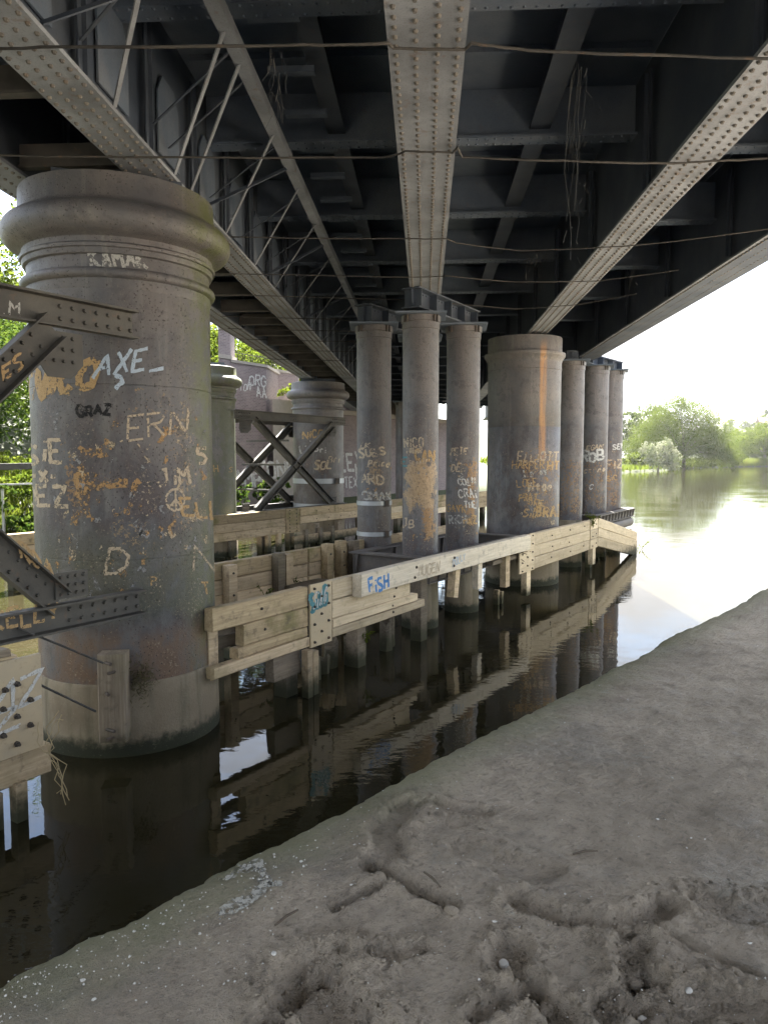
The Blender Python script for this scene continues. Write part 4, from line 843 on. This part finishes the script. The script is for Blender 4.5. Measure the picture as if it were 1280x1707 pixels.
th, z, t_ = cy1.hit(233, 1130); r_ = .98; c_ = np.array([r_ * math.sin(th), -r_ * math.cos(th), z]); Pq = c_ + rng.normal(size=(500, 3)) * np.array([.07, .03, .10]); V, Q = leaf_quads(Pq, .045, .35, 0, 1.)
o = put('moss_tuft', npmesh('moss_tuft', V, Q), 'moss', kind='stuff', loc=(C1[0], C1[1], 0), rz=cy1.rz); tag(o, 'brown moss tuft growing on the huge column beside the block', 'moss')
mb = MB()
for i in range(9):
    a = P(80 + random.uniform(-3, 3), 1255, -5.6); pts = [a]
    for k in range(6): a = a + np.array([random.gauss(.015, .03), random.gauss(0, .02), (-.06 if i < 5 else .05) + random.gauss(0, .02)]); pts.append(a)
    mb.tube(pts, .004, 4)
o = mb.build('dry_stalks', 'straw'); tag(o, 'dry stalks dangling from the corner of the near-left fender', 'stalks')

mb = MB()
for i in range(26):
    a = P(858 + random.uniform(-12, 10), 918 + random.uniform(-4, 10), -5.86); q = np.array([random.gauss(.06, .1), random.gauss(0, .08), random.gauss(-.06, .08)]); mb.tube([a - q, a + np.array([0, 0, .03]), a + q], .007, 4)
o = mb.build('twig_clump', 'bark', kind='stuff'); tag(o, 'tangle of dry twigs caught under the whitish rubbing beam', 'twigs')
# ---- iron platforms the slim columns stand on
def platform(label, s0, s1, o0, o1, z0, z1, tube=False):
    P = pier(s0, o0); t = thing('pier_platform', label, 'platform', (P[0], P[1], 0), PROT, 'iron platforms under the column clusters'); ln = s1 - s0; dp = o0 - o1
    for y0 in (0, dp - .22): MB().box(0, ln, y0, y0 + .22, z1 - .03, z1).build('top_flange', 'platform_iron', t)
    for x0 in (0, ln - .22): MB().box(x0, x0 + .22, .222, dp - .222, z1 - .034, z1 - .004).box(x0 + .1, x0 + .12, .12, dp - .12, z0 + .021, z1 - .035).build('end_beam', 'platform_iron', t)
    MB().box(.02, ln - .02, .05, .07, z0 + .021, z1 - .031).build('web', 'platform_iron', t); MB().box(.02, ln - .02, dp - .09, dp - .07, z0 - .55, z1 - .031).build('web', 'platform_iron', t); MB().box(0, ln, 0, .2, z0, z0 + .02).build('bottom_flange', 'platform_iron', t)
    h = z1 - z0; me = MB().add([(-.012, .05, h - .031), (-.012, -.02, h - .031), (-.012, .03, .021), (-.012, .05, .021), (.012, .05, h - .031), (.012, -.02, h - .031), (.012, .03, .021), (.012, .05, .021)], [(0, 1, 2, 3), (7, 6, 5, 4), (0, 4, 5, 1), (1, 5, 6, 2), (2, 6, 7, 3), (3, 7, 4, 0)]).mesh('bracket')
    k = int(ln / .32)
    for i in range(k + 1):
        put('bracket', me, 'platform_iron', t, loc=(.05 + (ln - .1) * i / k, 0, z0))
        if i % 2 == 0: put('bracket', me, 'platform_iron', t, loc=(.05 + (ln - .1) * i / k, dp - .15, z0))
    if tube: MB().tube([(-.2, .12, z0 - .16), (ln - .2, .12, z0 - .16), (ln - .02, .12, z0 - .16)], [.15, .15, .08], 14).build('pipe', 'platform_iron', t, 50)
    return t
platform('rusty iron platform under the middle cluster of slim columns', 10.7, 15.0, -5.95, -7.6, .88, 1.32)
platform('ribbed iron platform with pipe under the right cluster', 20.2, 23.9, -5.92, -7.6, 1.14, 1.40, True)

# ================================================================== FAR ABUTMENT
def brick_uv(me):
    uv = me.uv_layers.new(name='UVMap')
    for p in me.polygons:
        n = p.normal
        for li in p.loop_indices:
            c = me.vertices[me.loops[li].vertex_index].co
            if abs(n.z) > .7: uv.data[li].uv = (c.x, c.y)
            else: l = math.hypot(n.x, n.y); uv.data[li].uv = ((-c.x * n.y + c.y * n.x) / l, c.z)
def wallpart(name, poly, z0, z1, mat, parent):
    me = MB().prism(poly, z0, z1).mesh(name); brick_uv(me); return put(name, me, mat, parent)
def para(s0, s1, o, dep):     # front face along the piers' direction, returns running back along the bridge
    a, b = pier(s0, o), pier(s1, o); return [(a[0], a[1]), (b[0], b[1]), (b[0], b[1] + dep), (a[0], a[1] + dep)]
ab = thing('brick_abutment', 'purple-brown brick abutment with wing wall and stone-capped pillar', 'abutment', (0, 0, 0))
wallpart('pillar', para(25.9, 26.68, -26, .9), -.5, 9.1, 'brick', ab)
wallpart('pillar_cap', para(25.82, 26.76, -25.93, 1.06), 9.104, 9.36, 'stone', ab); wallpart('string_course', para(25.84, 26.74, -25.95, 1.02), 7.75, 7.95, 'stone', ab)
wallpart('wing_wall', para(26.69, 29.3, -26.02, 3.6), -.5, 7.62, 'brick', ab); wallpart('coping', para(26.69, 29.36, -25.96, 3.66), 7.624, 7.76, 'stone', ab)
wallpart('set_back_wall', para(29.0, 33.6, -27.6, 1.2), -.5, 7.75, 'brick', ab); wallpart('coping', para(29.0, 33.66, -27.54, 1.26), 7.754, 7.9, 'stone', ab)
wallpart('bearing_wall', para(30.9, 52.0, -26.4, 2.0), -.5, 5.55, 'brick', ab); wallpart('bearing_shelf', para(30.8, 52.1, -26.3, 2.2), 5.554, 5.83, 'stone', ab)
wallpart('parapet_wall', para(33.7, 52.0, -28.2, 1.0), 5.0, 7.4, 'brick', ab)
wallpart('ledge', para(29.3, 33.0, -25.6, 1.5), -.5, 6.0, 'stone', ab)
for (s_, z, h, tx, m) in ((28.6, 6.9, .5, 'ORG', 'white_paint'), (28.9, 6.35, .5, 'AA', 'white_paint'), (27.5, 6.5, .35, 'STON', 'white_paint'), (29.6, 2.3, .9, 'ZONK', 'white_paint'), (27.6, 2.0, .8, 'VAMP', 'white_paint')):
    wall_text(ab, tx, h, h * .18, m, (lambda s0, z0: lambda u, v: tuple(pier(s0 + u, -25.985 if s0 < 29 else -25.58, z0 + v)))(s_, z))
for (s_, z, h, tx, m) in ((36.6, 2.6, 1.1, 'BOZEY', 'white_paint'), (39.5, 2.2, 1.0, 'KRAM', 'white_paint'), (35.0, 1.6, .8, 'SUN', 'pale_blue_paint'), (37.6, 1.4, .6, 'TEXO', 'white_paint')):
    wall_text(ab, tx, h, h * .17, m, (lambda s0, z0: lambda u, v: tuple(pier(s0 + u, -26.385, z0 + v)))(s_, z))
# iron railing behind the set-back wall
rl = thing('iron_railing', 'rusty iron railing on top of the far wing wall', 'railing', (0, 0, 0)); me = None
for i in range(22): p = pier(29.3 + i * .2, -28.6); MB().tube([(p[0], p[1], 7.3), (p[0], p[1], 8.75)], .016, 5).build('bar', 'rod_iron', rl)
for z in (7.98, 8.62): MB().obar(pier(29.2, -28.57, z), pier(33.8, -28.57, z), .02, .04).build('rail', 'rod_iron', rl)
# white handrail at the far bank and its post
wr = thing('white_handrail', 'short white handrail by the water on the far bank', 'railing', (0, 0, 0))
a, b = pier(14.0, -24.9, 2.05), pier(17.4, -24.9, 2.05); MB().obar(a, b, .05, .06).build('rail', 'white_rail', wr)
for s_ in (14.4, 15.95, 17.2): p = pier(s_, -24.9); MB().box(p[0] - .035, p[0] + .035, p[1] - .035, p[1] + .035, .2, 2.0).build('post', 'white_rail', wr)
o = MB().obar(pier(11, -25.6, 2.62), pier(18.5, -25.6, 2.70), .5, .22).build('stone_kerb', 'kerb_stone'); tag(o, 'low grey stone kerb at the foot of the far left trees', 'kerb')

# ================================================================== VEGETATION
def tree(name, label, loc, lobes, n, size, mat, trunk, tr=.3, limbs=5, asp=1., group=None, cat='tree', droop=0., shell=.5):
    t = thing(name, label, cat, loc, 0, group)
    V, Q = leaf_quads(blob_points(lobes, n, shell), size, asp, 0, droop); put('crown', npmesh('crown', V, Q), mat, t)
    if trunk:
        mb = MB().tube([(0, 0, -.6), (tr * .2, 0, trunk * .4), (-tr * .1, tr * .2, trunk)], [tr * 1.25, tr, tr * .75], 9)
        for i in range(limbs):
            l = lobes[i % len(lobes)]; a = np.array([0, 0, trunk * random.uniform(.55, 1)]); b = np.array(l[:3]) + np.array([random.uniform(-.3, .3) * l[3], random.uniform(-.3, .3) * l[4], random.uniform(-.1, .4) * l[5]]); m = (a + b) / 2 + np.array([0, 0, .1 * np.linalg.norm(b - a)])
            mb.tube([a, m, b], [tr * .55, tr * .32, tr * .1], 6)
        mb.build('trunk', 'bark', t, 60)
    return t
def lobes_dome(w, h, k=9, z0=0., d=None, sd=0):
    rs = random.Random(sd); d = d or w; L_ = [(0, 0, z0 + h * .42, w * .36, d * .36, h * .42)]
    for i in range(k):
        a = 6.2832 * i / k + rs.uniform(-.3, .3); rr = rs.uniform(.18, .34); zz = z0 + h * rs.uniform(.22, .72); s = rs.uniform(.16, .26); L_.append((w * rr * math.cos(a), d * rr * math.sin(a), zz, w * s, d * s, h * rs.uniform(.18, .28)))
    return L_
P_ = lambda px, Y: (float((px - 708) / F * Y), float(Y))
def stand(px, Y, z): x, y = P_(px, Y); return (x, y, z)
tree('willow_tree', 'large rounded pale green willow leaning over the far river bank', stand(1128, 193, .5), [(-1.06, 0, 7.15, 10.64, 7.7, 7.75), (4.77, 0, 7.15, 7.28, 6.6, 7.3), (-8.48, 1, 6.05, 6.16, 5.5, 6.16), (9.54, 0, 4.84, 4.7, 5.5, 5.24), (0.0, 0, 13.53, 6.27, 5.5, 4.79), (-5.83, 0, 11.66, 5.15, 4.4, 4.79), (5.83, 0, 11.55, 4.93, 4.4, 4.56), (6.89, -2, 3.3, 5.6, 4.4, 3.65), (-3.18, -4, 3.3, 7.28, 3.3, 3.88), (11.66, 1, 2.42, 2.8, 3.3, 2.74), (-11.66, 0, 3.85, 4.48, 4.4, 4.33), (-1.59, 0, 16.5, 3.81, 3.3, 1.94)], 78000, .40, 'willow_leaf', 5, .4, 9, .5, droop=.8, shell=.25)
tree('willow_tree', 'pale willow at the right edge standing behind the reeds', stand(1256, 250, .4), lobes_dome(19, 15, 12, .5, sd=3), 22000, .6, 'willow_leaf', 5, .45, 7, .5, group='willows on the far bank', droop=.8)
tree('willow_tree', 'dark tree behind the far willow, nearest the bridge columns', stand(1062, 215, .6), lobes_dome(22, 18, 9, 1, sd=5), 9000, .85, 'far_leaf', 5, .4, 6, .6, group='willows on the far bank')
tree('willow_tree', 'tall tree just beyond the right frame edge on the far bank', stand(1330, 262, .4), lobes_dome(20, 17, 9, 1, sd=6), 7000, .9, 'willow_leaf', 5, .4, 6, .6, group='willows on the far bank')
tree('hawthorn_bush', 'white-flowering hawthorn bush at the water edge below the willow', stand(1088, 158, .2), [(0, 0, 3, 3.2, 3, 3), (2.2, -.5, 2.4, 2.3, 2, 2.4), (-2, 0, 3.6, 1.9, 2, 2.2), (1, 0, 5.2, 1.8, 2, 1.5), (3.1, 0, 1.6, 1.5, 1.5, 1.6)], 6500, .42, 'blossom', 1.2, .15, 4, .6, cat='bush')
o = None
for i, (px, Y, w, h, mt, lb) in enumerate(((1058, 178, 9, 4.5, 'willow_leaf', 'low green bush between the bridge columns and the hawthorn'), (1205, 205, 8, 4.5, 'willow_leaf', 'low rounded bush at the right foot of the big willow'), (1222, 330, 18, 12, 'far_leaf', 'dim distant tree between the two willows'), (1196, 340, 16, 10, 'far_leaf', 'dim distant tree peeping over the big willow'))):
    tree('bank_bush', lb, stand(px, Y, .4), lobes_dome(w, h, 6, 0, sd=20 + i), 3200, .6, mt, 1.0, .15, 4, .6, cat='bush' if i < 2 else 'tree', group='bushes on the far bank')
for i, (px, Y, w, h, mt, lb) in enumerate(((1238, 300, 22, 15, 'willow_leaf', 'round green tree filling the gap left of the right-hand willow'), (1282, 275, 16, 14, 'willow_leaf', 'round green tree at the right frame edge in front of the hill'), (1180, 320, 24, 15, 'far_leaf', 'dark green tree behind the right shoulder of the big willow'), (1100, 330, 30, 22, 'far_leaf', 'dark green tree behind the crown of the big willow'))):
    tree('bank_tree', lb, stand(px, Y, .4), lobes_dome(w, h, 10, 0, sd=80 + i), 9000, .8, mt, 3.0, .3, 5, .6, group='trees closing the far bank')
# reeds along the far right waterline
n = 9000; q = rng.random(n); xs_ = 66 + q * 90; ys = np.interp(xs_, [66, 84, 130, 230], [196, 222, 262, 330]) + rng.uniform(.3, 6, n); h = rng.uniform(1.6, 3.2, n); w = .16
A = np.stack([xs_ - w, ys, np.full(n, -.1)], 1); B = np.stack([xs_ + w, ys, np.full(n, -.1)], 1); C = np.stack([xs_ + rng.normal(0, .5, n), ys, h], 1)
o = put('reed_bed', npmesh('reed_bed', np.stack([A, B, C], 1).reshape(-1, 3), np.arange(3 * n).reshape(-1, 3)), 'reed_leaf', kind='stuff'); tag(o, 'yellow-green reeds lining the far right waterline', 'reeds')
# left side: trees and shrubs on the far bank, seen past the huge column
for i, (x_, y_, z, w, h, mt, lb, sz, n) in enumerate((
        (-17.6, 33.0, 2.6, 8, 8.5, 'ivy_leaf', 'dark leafy tree left of the huge column behind the grass', .26, 9000), (-22.5, 34.5, 3.5, 8, 10, 'ivy_leaf', 'dark leafy tree partly cut by the left edge of the view', .26, 7000),
        (-21.5, 41, 5.0, 10, 15, 'bright_leaf', 'tall sunlit tree at the left edge above the braces', .34, 9000), (-14.4, 45, 5.5, 6, 8.5, 'bright_leaf', 'sunlit tree seen just right of the huge column', .28, 7000),
        (-10.9, 47, 6.0, 7, 5.0, 'bright_leaf', 'yellow-green shrub above the wing wall', .24, 9000), (-8.8, 52, 6.0, 7, 4.6, 'bright_leaf', 'yellow-green shrub behind the iron railing', .26, 6500), (-13.2, 50, 6.0, 6, 8.5, 'ivy_leaf', 'green tree behind the stone-capped pillar', .28, 6000))):
    tree('bank_tree', lb, (x_, y_, z), lobes_dome(w, h, 11, 0, sd=40 + i), n, sz, mt, h * .35, .2, 6, .7, group='trees on the far left bank', cat='tree' if 'tree' in lb else 'shrub', shell=.35)
for i, (s_, o_, z, w, h, lb) in enumerate(((31.0, -25.2, 5.9, 2.6, 1.3, 'ivy clump growing on the abutment ledge beside the distant column'), (24.6, -24.4, .5, 2.6, 2.0, 'green weeds at the foot of the brick wall behind the braces'), (28.0, -24.6, .4, 2.4, 1.6, 'green weeds growing below the wing wall'), (13.6, -25.4, .9, 3.4, 1.4, 'leafy weeds below the far left fender'), (15.3, -24.6, .2, 3.2, 1.1, 'leafy weeds at the waterline beside the white handrail'), (17.3, -27.5, 2.2, 4, 1.2, 'bright weeds under the dark trees'), (16.0, -26.2, 1.5, 4, 1.1, 'sunny weeds along the stone kerb'))):
    p = pier(s_, o_); tree('weed_clump', lb, (p[0], p[1], z), lobes_dome(w, h, 6, 0, sd=60 + i), 1500, .16, 'bright_leaf' if i in (0, 5, 6) else 'ivy_leaf', 0, cat='plant', group='weeds on the far bank')
# small plants rooted in the near fenders
def plant(label, P0, n, ln, mat='ivy_leaf', sz=.07):
    t = thing('fender_plant', label, 'plant', P0, 0, 'plants growing on the fenders'); mb = MB(); pts = []
    for i in range(n):
        a = random.uniform(0, 6.28); d = np.array([math.cos(a) * .5, math.sin(a) * .5, 1.]); l = ln * random.uniform(.5, 1); st = [np.zeros(3), d * l * .5, d * l * .8 + np.array([math.cos(a), math.sin(a), -.2]) * l * .2]; mb.tube(st, .003, 4)
        for k in range(7): f = random.random(); pts.append((st[1] + (st[2] - st[1]) * f if random.random() < .6 else st[1] * f) + rng.normal(size=3) * .012)
    mb.build('stems', mat, t); V, Q = leaf_quads(np.array(pts), sz, .5, .6); put('leaves', npmesh('leaves', V, Q), mat, t)
for (x, y, o_, n, l, lb) in ((443, 985, -7.7, 9, .28, 'green willowherb sprouting inside the inner fender'), (494, 968, -7.75, 5, .2, 'smaller green sprig on the inner fender'), (610, 1058, -5.85, 8, .2, 'green sprig growing from the rotten pile stubs'), (988, 862, -5.7, 14, .42, 'leafy sprig on top of the pale fender joint'), (548, 955, -7.8, 5, .2, 'thin sprig between the inner fender posts'), (1066, 905, -5.9, 9, .7, 'wispy weed at the outer tip of the pale fender')):
    sx, zx = fen(x, y, o_); p = pier(sx, o_, zx - l * .5); plant(lb, tuple(p), n, l, 'bright_leaf' if n > 7 else 'ivy_leaf', .05 + l * .06)

# ================================================================== SMALL THINGS ON THE MUD
def clods():
    V0 = []; kk = 6
    base = [(0, 0, .8)] + [(math.cos(6.2832 * j / kk), math.sin(6.2832 * j / kk), .15) for j in range(kk)] + [(0, 0, -.5)]; fs = [(0, 1 + j, 1 + (j + 1) % kk) for j in range(kk)] + [(kk + 1, 1 + (j + 1) % kk, 1 + j) for j in range(kk)]
    VV = []; FF = []
    lines = [([(440, 1720), (470, 1640), (500, 1600), (560, 1580), (640, 1570), (720, 1590)], 22, 520), ([(620, 1440), (665, 1470), (710, 1495), (760, 1515)], 14, 150), ([(560, 1512), (610, 1492), (660, 1470)], 8, 90), ([(600, 1330), (680, 1340), (760, 1350), (800, 1400)], 22, 220), ([(850, 1495), (930, 1525), (1000, 1535), (1080, 1520), (1110, 1480)], 16, 420), ([(1040, 1550), (1060, 1600), (1040, 1640)], 30, 300), ([(850, 1570), (850, 1600), (900, 1580)], 16, 140), ([(780, 1690), (850, 1660), (960, 1690)], 22, 260), ([(1000, 1690), (1100, 1640), (1280, 1680)], 36, 420), ([(560, 1620), (600, 1680), (640, 1700)], 30, 200), ([(1180, 1490), (1280, 1520)], 24, 120)]
    for pts, sp, cnt in lines:
        for _ in range(int(cnt * .8)):
            i = random.randrange(len(pts) - 1); f = random.random(); x = pts[i][0] + (pts[i + 1][0] - pts[i][0]) * f + random.gauss(0, sp * 1.2); y = pts[i][1] + (pts[i + 1][1] - pts[i][1]) * f + random.gauss(0, sp * .6)
            p = atz(x, min(y, 1740), 1.5); 
            if (p[:2] - E0) @ EM < .06: continue
            r = min(.011, .0025 + random.expovariate(1 / .0022)); z = bank_z(p[0], p[1]); b = len(VV); a = random.uniform(0, 6.28); sx = random.uniform(.8, 1.7)
            for q in base:
                j = random.uniform(.65, 1.3); u, v = q[0] * sx * j, q[1] * j; VV.append((p[0] + r * (u * math.cos(a) - v * math.sin(a)), p[1] + r * (u * math.sin(a) + v * math.cos(a)), z + r * q[2] * j))
            FF.extend([tuple(b + k for k in t) for t in fs])
    o = put('mud_clods', npmesh('mud_clods', VV, FF, True), 'mud', kind='stuff'); tag(o, 'crumbled clods of dark mud along the ruts and footprints', 'mud')
clods()
mb = MB()
for i in range(620):
    if i < 240: x, y = random.uniform(0, 620), 0; y = 1640 - .5 * x + abs(random.gauss(0, 70)) + 8
    else: x, y = random.uniform(0, 1280), random.uniform(1080, 1700)
    p = atz(x, y, 1.5); w_ = (p[:2] - E0) @ EM
    if w_ < .03: continue
    r = random.uniform(.0014, .004) if random.random() < .92 else random.uniform(.005, .009); z = bank_z(p[0], p[1]) + .001; a = random.uniform(0, 6.28); k = 5
    V = [(p[0] + r * random.uniform(.5, 1.2) * math.cos(a + 6.28 * j / k), p[1] + r * random.uniform(.5, 1.2) * math.sin(a + 6.28 * j / k), z + random.uniform(0, .004)) for j in range(k)] + [(p[0], p[1], z + .005), ]
    mb.add(V, [(j, (j + 1) % k, k) for j in range(k)])
o = mb.build('shell_fragments', 'shell', kind='stuff'); tag(o, 'tiny pale shell and stone flecks scattered over the mud', 'shells')
p = atz(839, 1600, 1.49); bz = bank_z(p[0], p[1])
capm = thing('bottle_cap', 'silver bottle cap lying in the churned mud', 'bottle cap', (p[0], p[1], bz + .006))
V = []; k = 42; mb = MB(); rr = lambda j: .0155 + (.0008 if j % 2 else 0)
mb.add([(rr(j) * math.cos(6.2832 * j / k), rr(j) * math.sin(6.2832 * j / k), 0) for j in range(k)] + [(.0135 * math.cos(6.2832 * j / k), .0135 * math.sin(6.2832 * j / k), .006) for j in range(k)], [(j, (j + 1) % k, k + (j + 1) % k, k + j) for j in range(k)])
mb.build('crimped_skirt', 'cap_metal', capm); MB().lathe([(.0134, .0061), (.0125, .007), (.0, .0072)], 30, caps=False).build('disc', 'shell', capm, 40); capm.rotation_euler = (R(12), R(-8), 0)
for i, (x, y, r, lb) in enumerate(((752, 1528, .020, 'smooth mud-coated stone below the long rut'), (1018, 1607, .018, 'half-buried stone in the right-hand rut'), (1060, 1625, .02, 'stone at the bottom of the right-hand hole'), (457, 1604, .008, 'pale chip of stone by the deep footprint'), (1148, 1645, .010, 'white stone chip near the bottom right ruts'), (1070, 1680, .011, 'pale stone chip at the lower right'))):
    p = atz(x, y, 1.5); z = bank_z(p[0], p[1]); mb = MB(); V = []; Fq = []; kk = 10
    for a in range(1, 5):
        for j in range(kk): th = math.pi * a / 5; ph = 6.2832 * j / kk; q = r * random.uniform(.85, 1.15); V.append((q * math.sin(th) * math.cos(ph) * 1.3, q * math.sin(th) * math.sin(ph), q * .6 * math.cos(th)))
    mb.add(V, [(a * kk + j, a * kk + (j + 1) % kk, (a + 1) * kk + (j + 1) % kk, (a + 1) * kk + j) for a in range(3) for j in range(kk)] + [tuple(range(kk)), tuple(range(3 * kk, 4 * kk))[::-1]])
    o = mb.build('stone', 'mud' if i < 3 else 'shell', smooth=70, loc=(p[0], p[1], z + r * .25), rz=random.uniform(0, 3)); tag(o, lb, 'stone', 'stones on the mud')
for i, (x, y, a) in enumerate(((478, 1532, .9), (975, 1420, .2), (720, 1478, 2.2))):
    p = atz(x, y, 1.5); z = bank_z(p[0], p[1]) + .006; q = np.array([math.cos(a), math.sin(a), .05]) * .05; o = MB().tube([p * [1, 1, 0] + [0, 0, z] - q, p * [1, 1, 0] + [0, 0, z + .006], p * [1, 1, 0] + [0, 0, z] + q], [.003, .005, .003], 6).build('twig', 'bark'); tag(o, ['dark twig lying on smooth mud left of centre', 'dark twig stuck in the mud right of centre', 'small dark twig beside the central trench'][i], 'twig', 'twigs on the mud')
# faded pale paint mark sprayed on the mud near the edge
def on_mud(u, v):
    p = atz(u, v, 1.5); return (p[0], p[1], bank_z(p[0], p[1]) + .004)
k = ribbons.step; ribbons.step = 3.; mk = MB()
for dx in range(-8, 9, 4):
    r = ribbons([[(362 + dx, 1462 + dx * .5), (400, 1442 + dx), (436, 1440 + dx), (442 + dx, 1470), (430 + dx, 1492), (385, 1515 + dx), (355 + dx, 1530)], [(430, 1470 + dx), (462 + dx, 1478)]], 9, on_mud); mk.add(r.v, r.f)
ribbons.step = k; o = mk.build('paint_mark', 'worn_mark'); o['kind'] = 'thing'; tag(o, 'faded pale paint mark on the mud near the water edge', 'paint mark')
# houses on the hill
for i, (x, y, z, w) in enumerate(((268, 625, 24, 14), (284, 632, 30, 12), (298, 626, 31, 13))):
    hs = thing('house', ['left house among the trees on the distant hill', 'middle house among the trees on the distant hill', 'right house among the trees on the distant hill'][i], 'house', (x, y - 25, z), .2 * i, 'houses on the distant hill')
    MB().box(-w / 2, w / 2, -4, 4, -6, 6).build('wall', 'house_wall', hs); MB().add([(-w / 2 - .5, -4.6, 6.01), (w / 2 + .5, -4.6, 6.01), (w / 2 + .5, 4.6, 6.01), (-w / 2 - .5, 4.6, 6.01), (-w / 2 - .5, 0, 10), (w / 2 + .5, 0, 10)], [(0, 1, 5, 4), (2, 3, 4, 5), (0, 4, 3), (1, 2, 5), (0, 3, 2, 1)]).build('roof', 'roof_tile', hs)
    for xx in (-w * .3, 0, w * .3): MB().box(xx - .8, xx + .8, -4.06, -3.98, 2, 4).build('window', 'window_glass', hs)
# ---- the milky air
HAZE = .00009
t = NT('haze_air'); v = t.n('VolumePrincipled'); v.inputs['Color'].default_value = (.93, .95, 1, 1); v.inputs['Density'].default_value = HAZE; v.inputs['Anisotropy'].default_value = .35; t.t.links.new(v.outputs[0], t.out.inputs['Volume']); M['haze_air'] = t.m
if HAZE:
    o = MB().box(-150, 950, -60, 1450, -2.5, 75).build('haze', 'haze_air', kind='stuff'); tag(o, 'pale haze filling the air under and beyond the bridge', 'haze')
